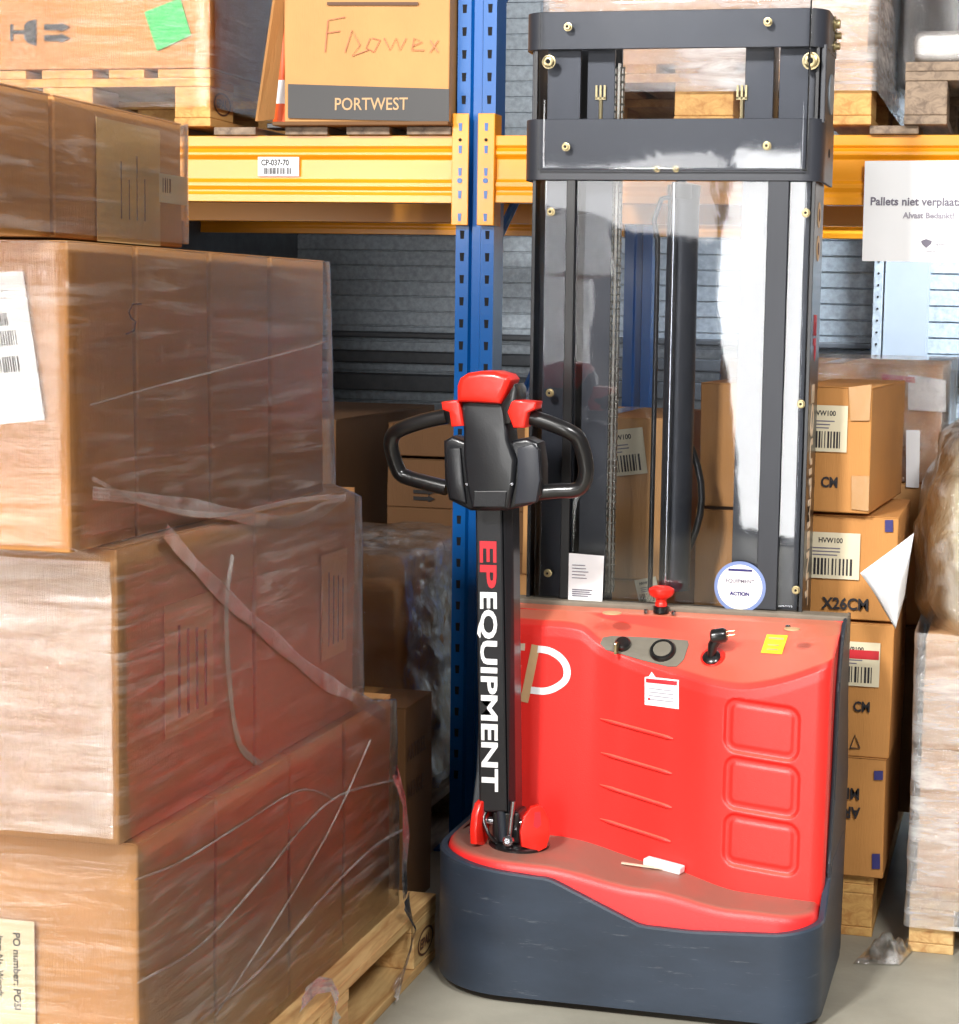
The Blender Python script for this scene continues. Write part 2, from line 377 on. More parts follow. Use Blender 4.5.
up2 = thing('rack_upright', 'blue rack upright far behind, seen through the clear mast guard', 'rack upright', (-1.368, 6.5, 0))
post(up2, 6.5, 3.2, True)
part('foot_plate', MB().box(-1.45, -1.285, 6.47, 6.62, 0, .006, .001), 'blue', up2)

def beam(x0, x1, Y, z0, z1, label, conn=None, group=None, flip=False):
    b = thing('rack_beam', label, 'rack beam', ((x0+x1)/2, Y, z0), 0, group)
    h = z1-z0; d = .045
    s = -1 if flip else 1
    fr = [(0, 0), (.0, .018*h/.165), (.004, .026*h/.165), (.004, .03*h/.165), (-.001, .04*h/.165), (-.001, .05), (.008, .058), (.008, .108), (-.001, .118), (-.001, .126), (.007, .134), (.0, .14), (0, h)]
    loop = [(Y+s*a, z0+zz) for a, zz in fr] + [(Y+s*d, z1), (Y+s*d, z0)]
    mb = MB().poly([Vector((x0, a, c)) for a, c in loop], [Vector((x1, a, c)) for a, c in loop])
    part('profile', mb, 'yellow', b, bevel=.0015)
    if conn is not None:
        for cx, left in conn:
            cz0, cz1 = 1.61, 1.885
            mb = MB()
            fl = (cx-.022, cx+.022)
            mb.box(fl[0], fl[1], Y-.012, Y-.007, cz0, cz1, .002)
            if left: mb.box(fl[1]-.004, fl[1], Y-.008, Y+.05, cz0, cz1, .001)
            else: mb.box(fl[0], fl[0]+.004, Y-.008, Y+.0, cz0, cz1, .001)
            cn = part('end_connector', mb, 'yellow', b)
            for j, zz in enumerate((1.852, 1.797, 1.742, 1.686, 1.63)):
                part('slot', MB().poly(*[[Vector((cx+a, yy, zz+c)) for a, c in ((-.004, .009), (.005, .009), (.004, -.01), (-.003, -.01))] for yy in (Y-.0135, Y-.0115)]), 'blue', cn)
            part('bolt_hole', MB().lathe([(.0042, 0), (.0042, .0015)], (cx, Y-.012, 1.82), (0, -1, 0), 12), 'hole', cn)
            part('safety_clip', MB().lathe([(.0065, 0), (.0065, .002)], (cx, Y-.012, 1.72), (0, -1, 0), 14), 'blue', cn)
    return b
BL = beam(-3.4, PX0-.004, 4.488, 1.665, 1.832, 'yellow rack beam carrying the location label, left of the blue upright', [(PX0+.0165, False)])
BR = beam(PX1+.004, .9, 4.488, 1.667, 1.832, 'yellow rack beam running behind the mast head to the right', [(PX1-.0165, True)])
beam(-3.4, PX0-.004, 5.6, 1.665, 1.832, 'rear yellow rack beam in shade below the left pallets', flip=True)
beam(PX1+.004, .9, 5.6, 1.667, 1.832, 'rear yellow rack beam seen under the right front beam', flip=True)
beam(-3.4, PX0-.004, 6.5, 1.665, 1.832, 'shaded yellow beam of the further rack, left side')
beam(PX1+.004, .9, 6.5, 1.667, 1.832, 'further yellow beam just above the lit wall siding, right side')
# location label on the left beam
a = atY(258, 176, 4.487); b_ = atY(299, 176, 4.487); t_ = atY(258, 157, 4.487)
lb = part('location_label', sheet((a.x, 4.4872, a.z), X_, Z_, b_.x-a.x, t_.z-a.z, .0008), 'white', BL)
part('label_text', text_mb('CP-037-70', .021, (a.x+.009, 4.4856, a.z+.027), X_, Z_, .0003, .0006, sx=.83), 'ink', lb)
part('barcode', barcode((a.x+.014, 4.4856, a.z+.005), X_, Z_, .078, .016, 3, 20), 'ink', lb)

# thin deck slats on the beams
slat0 = None
for i, x in enumerate([-3.02, -2.83, -2.64, -2.45, -2.26, -2.06, -1.865, -1.70, -1.54]):
    w = .115
    if slat0 is None:
        slat0 = part('shelf_slat', MB().box(x, x+w, 4.47, 5.64, 1.8325, 1.852, .002), 'wood_old'); o = slat0; x0s = o.location.x - w/2
    else:
        o = slat0.copy(); COL.objects.link(o); o.location.x = slat0.location.x + (x+3.02)
    tag(o, 'weathered wooden shelf slat lying across the yellow beams under the left pallets', 'shelf slat', 'shelf slats left of the blue upright')
for i, x in enumerate([-1.22, -.93, -.64, -.39, -.12]):
    o = slat0.copy(); COL.objects.link(o); o.location.x = slat0.location.x + (x+3.02)
    tag(o, 'weathered wooden shelf slat lying across the yellow beams right of the blue upright', 'shelf slat', 'shelf slats right of the blue upright')

# ------------------------------------------------------------------ pallets (local: x width .8, y length 1.2)
def make_pallet(label, woodm, group=None, loc=(0, 0, 0)):
    r = thing('pallet', label, 'pallet', loc, 0, group)
    for x in (0, .3275, .7):
        w = .145 if x == .3275 else .1
        part('bottom_board', MB().box(x, x+w, 0, 1.2, 0, .021, .002), woodm, r, True)
    for x, w in ((0, .1), (.3275, .145), (.7, .1)):
        for y in (0, .5275, 1.055):
            bk = part('block', MB().box(x+.001, x+w-.001, y+.001, y+.144, .0215, .0995, .003), woodm, r, True)
    for y in (0, .5275, 1.055):
        part('cross_board', MB().box(0, .8, y, y+.145, .1, .1215, .002), woodm, r, True)
    for x, w in ((0, .145), (.1825, .1), (.3275, .145), (.5175, .1), (.655, .145)):
        part('deck_board', MB().box(x, x+w, 0, 1.2, .122, .1435, .002), woodm, r, True)
    return r
def epal_mark(pallet, x, y, z, nrm):
    """branded oval stamp with letters on a corner block's side face"""
    mb = MB(); n = 28
    def P(a, rx, rz, d): return Vector((x+nrm*d, y+rx*math.cos(a), z+rz*math.sin(a)))
    for k in range(n):
        a0, a1 = 2*PI*k/n, 2*PI*(k+1)/n
        c = [P(a0, .052, .03, 0), P(a1, .052, .03, 0), P(a1, .045, .025, 0), P(a0, .045, .025, 0)]
        mb.bm.faces.new([mb.bm.verts.new(p) for p in c])
    o = part('stamp', mb, 'ink_brown', pallet, True)
    part('stamp_text', text_mb('EPAL', .030, (x+nrm*.0003, y-.036, z-.010), Y_, Z_, .0002, .001, sx=1.0), 'ink_brown', pallet, True)

pal_left = make_pallet('pale wooden pallet under the tall wrapped carton stack at left', 'wood', loc=(-2.0, 2.52, 0))
pal_fork = make_pallet('wooden pallet on the floor carrying brown cartons behind the stacker', 'wood_orange', loc=(-1.09, 4.12, 0))
pal_right = make_pallet('pale wooden pallet at the right edge under the white wrapped load', 'wood', loc=(-.205, 4.05, 0))
pal_shelfL = make_pallet('yellowish wooden pallet on the beam under the carton with the green label', 'wood_orange', loc=(-2.86, 4.45, 1.8525))
epal_mark(pal_shelfL, .8003, .073, .062, 1)
pal_shelfR = make_pallet('yellowish wooden pallet on the beam behind the top of the mast', 'wood_orange', loc=(-1.185, 4.45, 1.8525))
pal_shelfG = make_pallet('grey weathered pallet on the beam above the white sign, far right', 'wood_old', loc=(-.31, 4.45, 1.8525))
pal_dark = make_pallet('shaded pallet on the floor under the film covered goods beside the upright', 'wood_old', loc=(-2.25, 4.22, 0))
epal_mark(pal_left, .8003, 1.13, .062, 1)

# ------------------------------------------------------------------ cartons
def carton(w, d, h, m, label, loc, rz=0, group=None, name='carton', seed=None, tape='tape', topseam=True):
    """carton, local: x 0..w, y 0..d, z 0..h, front face at y=0"""
    seed = seed if seed is not None else random.randint(0, 9999)
    r = thing(name, label, 'carton', loc, rz, group)
    mb = MB().box(0, w, 0, d, 0, h)
    bm = mb.bm
    bmesh.ops.subdivide_edges(bm, edges=bm.edges[:], cuts=7, use_grid_fill=True)
    sv = Vector((seed*.37, seed*.11, seed*.71))
    for v in bm.verts:
        c = v.co
        ex = min(c.x, w-c.x); ey = min(c.y, d-c.y); ez = min(c.z, h-c.z)
        n_ = noise.noise(c*5+sv)*.003
        if ex < 1e-5: c.x += n_*(-1 if c.x < w/2 else 1) - (.002 if c.x > w/2 else -.002)
        if ey < 1e-5: c.y += n_*(-1 if c.y < d/2 else 1) + (.002 if c.y < d/2 else -.002)
    part('body', mb, m, r, True, smooth=40, bevel=.003)
    # flap edges: narrow folded band top and bottom, then closing tape
    if topseam:
        part('top_flap', MB().box(.002, w-.002, .001, d-.001, h-.0005, h+.0015, .0007), m, r, True)
    mb = MB().box(w/2-.024, w/2+.024, -.0022, d+.002, h+.0012, h+.002)
    part('packing_tape', MB().box(w/2-.024, w/2+.024, -.0005, .0012, h-.07, h+.0018) if False else mb, tape, r, True)
    return r
# --- the tall stack at left
L_ = [
 (1, .144, .453, -1.268, [2.475, 2.755, 3.07, 3.345, 3.62], 'card'),
 (2, .600, .447, -1.285, [2.45, 2.955, 3.445], 'card'),
 (3, 1.050, .438, -1.308, [2.36, 2.565, 2.825, 3.075, 3.335], 'card_tan'),
 (4, 1.494, .195, -1.335, [1.98, 2.375, 2.785], 'card_tan')]
tname = {1: 'bottom', 2: 'second', 3: 'third', 4: 'top'}
pos_names = {1: ['front', 'second from front', 'third from front', 'rearmost'], 2: ['front', 'rear'], 3: ['front', 'second from front', 'third from front', 'rearmost'], 4: ['front', 'rear']}
stackc = {}
for t, z, h, xr, cuts, m in L_:
    for i in range(len(cuts)-1):
        w = .72
        extra = {(1, 0): ' bearing an order label', (3, 0): ' with a white barcode label', (2, 0): ' with a tan side label',
                 (2, 1): ' with a tan side label', (4, 1): ' with wide yellow tape'}.get((t, i), '')
        lab = f'brown carton{extra}, {pos_names[t][i]} of the {tname[t]} tier in the left stack'
        stackc[(t, i)] = carton(w, cuts[i+1]-cuts[i]-.006, h, m, lab, (xr-w, cuts[i]+.003, z), group='cartons in the tall wrapped stack', seed=t*10+i)
def side_label(parent, px0, px1, pyt, pyb, X, m, nm='paper_label'):
    """label lying on a plane x = X, seen between two pixel columns"""
    a = atX(px0, pyb, X); b = atX(px1, pyb, X); c = atX(px0, pyt, X)
    o = part(nm, sheet((X, a.y, a.z), Y_, Z_, b.y-a.y, c.z-a.z, .0008), m, parent)
    return o, a, b.y-a.y, c.z-a.z
# rotated text on side labels (reads downward)
for key, (x0, x1, yt, yb) in {(2, 0): (165, 213, 606, 740), (2, 1): (321, 346, 556, 662)}.items():
    X = -1.2832
    o, a, w, h = side_label(stackc[key], x0, x1, yt, yb, X, 'paper_tan')
    for j, (s, fx) in enumerate((('QTY 24 PCS', .80), ('PO NUMBER', .5), ('ITEM DESCRIPTION COLOUR', .22))):
        pass
    part('print', lines((X+.0009, a.y+w*.86, a.z+h*.12), Z_, -Y_, h*.72, w*.74, 4, 5, fill=.28), 'ink_brown', o)
X = -1.3332
o, a, w, h = side_label(stackc[(4, 1)], 97, 160, 117, 241, X, 'tape_yellow', 'wide_tape')
part('print', lines((X+.0009, a.y+w*.75, a.z+h*.2), Z_, -Y_, h*.55, w*.5, 4, 8, fill=.15), 'ink_brown', o)
o, a, w, h = side_label(stackc[(4, 1)], 159, 188, 173, 202, X+.0006, 'paper_cream')
part('print', barcode((X+.0018, a.y+w*.1, a.z+h*.35), Y_, Z_, w*.3, h*.5, 4, 4), 'ink_brown', o)
# front label on third tier and order label on the bottom tier
Yf = 2.3625
a = atY(-40, 424, Yf); b = atY(44, 420, Yf); c = atY(20, 272, Yf)
cs = stackc[(3, 0)]
o = part('barcode_label', MB().poly(*[[Vector((p.x, yy, p.z)) for p in (atY(-40, 428, Yf), atY(45, 420, Yf), atY(23, 271, Yf), atY(-60, 277, Yf))] for yy in (Yf-.0012, Yf-.0002)]), 'paper', cs)
ru = (atY(45, 420, Yf)-atY(-40, 428, Yf)).normalized(); uu = (atY(23, 271, Yf)-atY(45, 420, Yf)).normalized()
for (q0, q1, w, h, s) in ((-14, 348, .046, .022, 1), (-12, 374, .046, .022, 2), (-20, 328, .04, .018, 6)):
    p = atY(q0+4, q1, Yf-.0014); part('barcode', barcode(p, ru, uu, w, h, s, 12), 'ink', o)
part('header_bar', barcode(atY(-12, 312, Yf-.0014), ru, uu, .02, .006, 6, 1), 'ink_blue', o)
part('print', lines(atY(-8, 300, Yf-.0014), ru, uu, .035, .03, 3, 3, fill=.15), 'ink_grey', o)
Yb = 2.4765
o = part('order_label', sheet((atY(-60, 1060, Yb).x, Yb-.001, atY(0, 1060, Yb).z), X_, Z_, atY(37, 1000, Yb).x-atY(-60, 1000, Yb).x, atY(0, 918, Yb).z-atY(0, 1060, Yb).z, .0008), 'paper_cream', stackc[(1, 0)])
part('order_text', text_mb('PO number: POSI', .017, atY(13, 932, Yb-.0022), -Z_, X_, .0003, .0003), 'ink', o)
part('order_text', text_mb('Item No. Woods', .014, atY(-3, 935, Yb-.0022), -Z_, X_, .0003, .0002), 'ink', o)
# handwritten 5 on third tier side
X = -1.3055
pts = [(141, 304), (133, 304), (129, 312), (131, 318), (136, 322), (134, 331), (126, 334)]
part('pen_mark', MB().tube([atX(x, y, X) for x, y in pts], .0014, 6), 'ink_brown', stackc[(3, 0)])

# stretch film round the stack: a loft of rounded rings following each tier, pulled tight with creases
def film_shell(name, rings, label, m, seed=0, amp=.004, nv=90, rad=.02, parent=None):
    """rings: (z, x0, x1, y0, y1)"""
    def ringpts(z):
        for (a, b) in zip(rings, rings[1:]):
            if a[0] <= z <= b[0]:
                t = (z-a[0])/(b[0]-a[0]); return [a[k]+(b[k]-a[k])*t for k in range(1, 5)]
        return rings[-1][1:]
    pts = []
    def around(x0, x1, y0, y1):
        out = []
        for cx, cy, a0 in ((x1-rad, y0+rad, -90), (x1-rad, y1-rad, 0), (x0+rad, y1-rad, 90), (x0+rad, y0+rad, 180)):
            for k in range(5):
                a = math.radians(a0+k*22.5); out.append((cx+rad*math.cos(a), cy+rad*math.sin(a), math.cos(a), math.sin(a)))
            # straight segment subdivided to next corner
            nx = {-90: (x1, y1-rad, 1, 0), 0: (x0+rad, y1, 0, 1), 90: (x0, y0+rad, -1, 0), 180: (x1-rad, y0, 0, -1)}[a0]
            lx, ly = out[-1][0], out[-1][1]
            for k in range(1, 26):
                t = k/26; out.append((lx+(nx[0]-lx)*t, ly+(nx[1]-ly)*t, nx[2], nx[3]))
        return out
    mb = MB(); z0, z1 = rings[0][0], rings[-1][0]; prev = None
    for j in range(nv+1):
        z = z0+(z1-z0)*j/nv; row = []
        for (x, y, nx, ny) in around(*ringpts(z)):
            n_ = noise.noise(Vector((x*3, y*3, z*11+seed)))*.6 + noise.noise(Vector((x*9, y*9+seed, z*30)))*.4
            d = (n_*.5+.5)*amp
            row.append(mb.bm.verts.new((x+nx*d, y+ny*d, z)))
        if prev:
            n = len(row)
            for k in range(n): mb.bm.faces.new((prev[k], prev[(k+1) % n], row[(k+1) % n], row[k]))
        prev = row
    o = part(name, mb, m, parent, smooth=60)
    if label: tag(o, label, 'stretch film')
    return o
e = .007
def rg(z, xr, y0, y1, w=.72): return (z, xr-w-e, xr+e, y0-e, y1+e)
fs = film_shell('stretch_film', [
    rg(.115, -1.262, 2.47, 3.64), rg(.35, -1.264, 2.472, 3.635), rg(.59, -1.266, 2.462, 3.62), rg(.615, -1.279, 2.445, 3.46, .712), rg(1.035, -1.283, 2.445, 3.45), rg(1.058, -1.302, 2.355, 3.36), rg(1.488, -1.306, 2.355, 3.335)],
    'clear stretch film wound around the tall carton stack at left', 'film_load', 3, .006)
# twisted film bands pulled tight across the side of the stack
bands = [
 ([(165, 530), (195, 565), (235, 605), (275, 640), (320, 678), (360, 700), (385, 716)], .016, -1.268),
 ([(92, 493), (150, 500), (220, 512), (290, 522), (345, 497)], .014, -1.275),
 ([(345, 496), (300, 500), (220, 515), (150, 505), (92, 478)], .005, -1.272),
 ([(90, 405), (150, 388), (220, 370), (290, 352), (328, 341)], .0022, -1.281),
 ([(137, 983), (200, 945), (260, 880), (300, 830), (340, 795), (395, 780)], .0025, -1.252),
 ([(215, 1015), (270, 930), (318, 850), (345, 797), (370, 740)], .0025, -1.251),
 ([(200, 1020), (260, 970), (320, 900), (370, 850), (402, 830)], .0035, -1.250),
 ([(134, 880), (180, 862), (240, 825), (300, 790), (335, 800)], .002, -1.252),
 ([(232, 555), (226, 610), (230, 690), (240, 745), (262, 765)], .008, -1.268),
]
for i, (pts, r, X) in enumerate(bands):
    P = [atX(x, y, X) for x, y in pts]; Q = []
    for k in range(len(P)-1):
        p0, p1_, p2_, p3 = P[max(k-1, 0)], P[k], P[k+1], P[min(k+2, len(P)-1)]
        for j in range(6):
            t = j/6; Q.append(.5*((2*p1_)+(p2_-p0)*t+(2*p0-5*p1_+4*p2_-p3)*t*t+(3*p1_-p0-3*p2_+p3)*t**3))
    Q.append(P[-1])
    for q in Q: q.x = X
    mb = MB()
    n = 6; rows = []
    for k, q in enumerate(Q):      # flat pleated ribbon
        t = (Q[min(k+1, len(Q)-1)]-Q[max(k-1, 0)]).normalized(); s_ = t.cross(X_)
        rw = r*(.8+.4*noise.noise(q*9))
        rows.append([mb.bm.verts.new(q+s_*rw*(j/n*2-1)+X_*(.0012*(1 if j % 2 else -1)+.001)) for j in range(n+1)])
    for A_, B_ in zip(rows, rows[1:]):
        for j in range(n): mb.bm.faces.new((A_[j], A_[j+1], B_[j+1], B_[j]))
    part('film_fold', mb, 'film_rope', fs, smooth=70)
def extra(u, v):
    p = Vector((lerp_(-1.99, -1.284, u), 2.434, lerp_(.618, 1.03, v)))
    p.y -= .004*(.5+noise.noise(Vector((p.x*6, 3, p.z*22)))); return p
lerp_ = lambda a, b, t: a+(b-a)*t
part('glare_film_layers', MB().grid(extra, 60, 60), 'film_glare', fs, smooth=80, label='crinkled extra film layers added for silvery glare')  # second sheet added so the tier front shows silvery glare
# torn film strips hanging at the pallet edge
def wisp(path, w, seed, parent, m='film_crumple'):
    mb = MB(); rows = []
    for k, p in enumerate(path):
        p = Vector(p)
        s_ = Vector((noise.noise(p*20+Vector((seed, 0, 0)))*.6, .6, .5)).normalized()
        rows.append([mb.bm.verts.new(p+s_*w*(j/5-.5)*(.6+.8*abs(noise.noise(p*13)))+Vector((noise.noise(p*30+Vector((j*1.7, seed, 0)))*.008+.004, 0, 0))) for j in range(6)])
    for A_, B_ in zip(rows, rows[1:]):
        for j in range(5): mb.bm.faces.new((A_[j], A_[j+1], B_[j+1], B_[j]))
    return part('torn_film', mb, m, parent, smooth=80)
wisp([atX(x, y, -1.195) for x, y in ((300, 1000), (316, 985), (330, 985), (335, 1000), (331, 1015), (336, 1024))], .04, 1, fs)
wisp([atX(x, y, -1.195) for x, y in ((405, 900), (412, 925), (408, 950), (400, 975), (393, 995))], .05, 4, fs)
wisp([atX(x, y, -1.22) for x, y in ((393, 770), (402, 800), (404, 840), (402, 870), (405, 893))], .04, 9, fs)
f4 = film_shell('stretch_film', [(1.500, -1.335-.72-e, -1.335+e, 1.97, 2.79+e), (1.69, -1.335-.72-e, -1.335+e, 1.97, 2.79+e)],
    'clear stretch film around the short top tier of the left stack', 'film_load', 8, .004, nv=24)

# ------------------------------------------------------------------ goods in the shade under the rack, left
def arrows(parent, o_, r, u, s, right=True):
    mb = MB(); o_ = Vector(o_); n = r.cross(u)*.0006; d = 1 if right else -1
    def P(a, b): return o_+r*a*s*d+u*b*s
    for k in (0, 1):
        c = [P(-1, -.12+k*.6), P(.4, -.12+k*.6), P(.4, -.25+k*.6), P(1, .05+k*.6), P(.4, .33+k*.6), P(.4, .2+k*.6), P(-1, .2+k*.6)]
        mb.poly(c, [p+n for p in c])
    return part('arrow_mark', mb, 'black_band', parent)
zz = [(.31, .245), (.56, .255), (.82, .135), (.958, .105)]
rear = []
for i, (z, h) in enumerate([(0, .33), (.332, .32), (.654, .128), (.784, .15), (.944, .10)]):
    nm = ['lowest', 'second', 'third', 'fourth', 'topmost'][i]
    c = carton(.47, .9, h, 'card_dark_shaded', f'brown carton coloured dark for the shade under the left beam, {nm} of its stack', (-1.93, 5.44, z), group='cartons in the shade under the left beam', seed=60+i)
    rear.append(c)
Yr = 5.4375
for (i, px, py, right) in ((3, 424, 499, True), (2, 420, 538, False)):
    arrows(rear[i], atY(px, py, Yr), X_, Z_, .035, right)
for i in range(2):  # cartons added to block light reaching the rear left
    carton(.86, 1.0, .45, 'card_dark_shaded', 'large carton added to block light under the left beam, behind the tall wrapped stack', (-2.97, 5.47, .144+i*.452), group='added light-blocking cartons behind the left stack', seed=130+i)
for i in range(3):  # out-of-frame stack added to block light from the left
    carton(.78, 1.1, .46, 'card', 'brown carton in the added light-blocking stack left of the tall wrapped stack', (-2.90, 2.5, .146+i*.462), group='cartons in the added light-blocking stack', seed=140+i)
make_pallet('pallet under the added light-blocking stack, left of the tall wrapped stack', 'wood', loc=(-2.91, 2.45, 0))  # base of the added out-of-frame stack
make_pallet('shaded pallet under the added light-blocking cartons behind the tall wrapped stack', 'wood_old', loc=(-3.0, 5.45, 0))  # base of the added light-blocking cartons
# small carton
c = carton(.30, .2, .485, 'card_dark_shaded', 'small upright brown carton with printed side, in the gap right of the wrapped stack', (-1.66, 3.98, 0), seed=70)
part('print', text_mb('ARTIKEL', .05, (-1.359, 3.99, .36), Y_, Z_, .0003, .001, sx=.7), 'ink_brown', c)
part('print', text_mb('MENGE', .05, (-1.359, 3.99, .27), Y_, Z_, .0003, .001, sx=.7), 'ink_brown', c)
# film covered mound
def lump(x0, x1, y0, y1, z0, z1, amp, seed, cuts=22, taper=0, fr=7):
    mb = MB().box(x0, x1, y0, y1, z0, z1, .02, 3); bm = mb.bm
    bmesh.ops.subdivide_edges(bm, edges=[e_ for e_ in bm.edges if e_.calc_length() > .05], cuts=cuts, use_grid_fill=True)
    c = Vector(((x0+x1)/2, (y0+y1)/2, (z0+z1)/2))
    for v in bm.verts:
        d = (v.co-c); d.z *= .5; d.normalize()
        n_ = noise.noise(v.co*fr+Vector((seed, 0, 0)))+.5*noise.noise(v.co*fr*3.1+Vector((0, seed, 0)))+.3*noise.ridged_multi_fractal(v.co*fr*1.3, 1, 2, 3, 1, 2)*.5
        f = 1 if v.co.z > z0+.01 else 0
        v.co += d*n_*amp*f
        if taper:
            t = max(0, (v.co.z-z0)/(z1-z0)); v.co.x = c.x+(v.co.x-c.x)*(1-taper*t); v.co.y = c.y+(v.co.y-c.y)*(1-taper*t)
    return mb
mnd = thing('wrapped_goods', 'lumpy goods under shiny crumpled clear film beside the blue upright', 'wrapped goods', (-1.85, 4.7, .146))
part('goods', lump(-2.2, -1.475, 4.29, 5.0, .165, .72, .012, 2, 14, .06), 'card', mnd, smooth=50)
part('clear_film', lump(-2.225, -1.455, 4.265, 5.03, .16, .79, .03, 9, 30, .08, 8), 'film_clear', mnd, smooth=80)

# ------------------------------------------------------------------ cartons on the floor pallet, behind and right of the mast
FC = {}
def fc(key, x0, x1, y0, d, z0, z1, m, label, rz=0):
    FC[key] = carton(x1-x0, d, z1-z0-.002, m, label, (x0, y0, z0), rz, group='cartons on the floor pallet behind the stacker', seed=sum(ord(q_)*(w_+3) for w_, q_ in enumerate(key))+100)
    return FC[key]
fc('D', -.70, -.268, 4.1, .5, .144, .42, 'card_tan', 'brown carton with upside-down black printing and blue corner tags, bottom right of the pallet')
fc('C', -.70, -.263, 4.1, .46, .42, .725, 'card_tan', 'brown carton with a red striped label and recycling mark, right of the red hood')
fc('B', -.72, -.262, 4.1, .42, .731, .965, 'card_tan', 'brown carton marked X26CM with barcode label, right of the mast foot')
fc('A', -.716, -.325, 4.1, .52, .972, 1.25, 'card_tan', 'brown carton with barcode label and taped corner, topmost beside the mast side plate', math.radians(-4))
fc('L1', -1.135, -.79, 4.12, .45, .144, .45, 'card', 'brown carton low behind the mast, hidden partly by the red hood')
fc('L2', -1.135, -.79, 4.12, .45, .452, .79, 'card', 'brown carton with slanted label seen through the mast guard just above the hood')
fc('L3', -1.13, -.79, 4.12, .45, .792, 1.165, 'card', 'brown carton with tilted barcode label seen through the clear mast guard')
fc('R1', -.76, -.24, 4.68, .5, .144, .62, 'card_dark_shaded', 'brown carton in the rear row of the floor pallet, low and mostly hidden')
fc('R2', -.76, -.22, 4.72, .5, .622, .985, 'card', 'brown carton with white side label, rear row beside the loose paper sheet')
fc('R3', -.76, -.205, 4.74, .5, .987, 1.285, 'card', 'film wrapped brown carton with red tape, topmost in the rear row below the sign')
def front_label(parent, px0, px1, pyt, pyb, Y, title, tilt=0, seed=1, red=False):
    a = atY(px0, pyb, Y); b = atY(px1, pyb, Y); c = atY(px0, pyt, Y); w = b.x-a.x; h = c.z-a.z
    r = Vector((math.cos(tilt), 0, math.sin(tilt))); u = Vector((-math.sin(tilt), 0, math.cos(tilt))); a.y = Y
    o = part('shipping_label', sheet(a, r, u, w, h, .0008), 'paper_cream', parent)
    f = Vector((0, -.001, 0))
    part('barcode', barcode(a+r*w*.1+u*h*.08+f, r, u, w*.8, h*.36, seed, 13), 'ink', o)
    part('label_text', text_mb(title, h*.15, a+r*w*.5+u*h*.78+f, r, u, .0002, .0004, 'CENTER', sx=.9), 'ink', o)
    part('print', lines(a+r*w*.2+u*h*.5+f, r, u, w*.55, h*.22, 3, seed, fill=.35), 'ink_grey', o)
    if red: part('red_stripe', sheet(a+r*w*.02+u*h*.62+f*1.2, r, u, w*.96, h*.2, .0006), 'ink_red', o)
    return o
Yc = 4.1
front_label(FC['A'], 800, 848, 404, 450, Yc-.001, 'HVW100', 0, 11)
front_label(FC['B'], 800, 859, 531, 577, Yc-.003, 'HVW100', 0, 12)
front_label(FC['C'], 826, 879, 640, 684, Yc-.003, 'HV9100', 0, 13, True)
front_label(FC['L3'], 600, 648, 432, 478, Yc+.017, 'HVW100', math.radians(8), 14)
front_label(FC['L2'], 640, 662, 580, 606, Yc+.017, 'HVW100', math.radians(14), 15)
part('size_text', text_mb('X26CM', .036, atY(822, 608, Yc-.003), X_, Z_, .0003, .001, sx=.9), 'ink', FC['B'])
part('size_text', text_mb('CM', .032, atY(822, 486, Yc+.0), X_, Z_, .0003, .001, sx=.8), 'ink', FC['A'])
part('size_text', text_mb('CM', .032, atY(853, 711, Yc-.003), X_, Z_, .0003, .001, sx=.8), 'ink', FC['C'])
part('recycling_mark', MB().tube([atY(850, 748, Yc-.002), atY(855, 735, Yc-.002), atY(860, 748, Yc-.002), atY(850, 748, Yc-.002)], .0016, 6), 'ink', FC['C'])
part('size_text', text_mb('MEAS', .036, atY(860, 789, Yc-.003), -X_, -Z_, .0003, .001, sx=.8), 'ink', FC['D'])
part('size_text', text_mb('ARTI', .036, atY(860, 808, Yc-.003), -X_, -Z_, .0003, .001, sx=.8), 'ink', FC['D'])
for k_, (p0, p1_, q0, q1) in {'B': (885, 893, 520, 532), 'D': (874, 883, 771, 780)}.items():
    part('corner_tag', MB().pxprism([(p0, q0), (p1_, q0), (p1_, q1), (p0, q1)], Yc-.0025, Yc-.001), 'ink_blue', FC[k_])
part('corner_tag', MB().pxprism([(872, 854), (880, 854), (880, 869), (872, 869)], Yc-.0025, Yc-.001), 'ink_blue', FC['D'])
part('corner_tape', MB().pxprism([(850, 387), (873, 384), (871, 420), (852, 420)], Yc-.0025, Yc-.0005), 'tape', FC['A'])
part('corner_tape', MB().pxprism([(853, 475), (871, 475), (870, 510), (853, 508)], Yc-.0025, Yc-.0005), 'tape', FC['A'])
Yq = 4.7375
part('white_label', MB().pxprism([(908, 375), (946, 380), (946, 412), (908, 410)], Yq-.0025, Yq-.0005), 'paper', FC['R3'])
part('red_tape', MB().pxprism([(882, 374), (915, 377), (915, 383), (882, 380)], Yq-.0045, Yq-.003), 'ink_red', FC['R3'])
part('white_label', MB().pxprism([(906, 430), (920, 430), (919, 488), (906, 487)], 4.715, 4.717), 'paper', FC['R2'])
film_shell('stretch_film', [(.99, -.775, -.192, 4.725, 5.255), (1.296, -.775, -.192, 4.725, 5.255)], 'shiny clear film over the rear topmost carton below the white sign', 'film_crumple', 5, .005, nv=20)

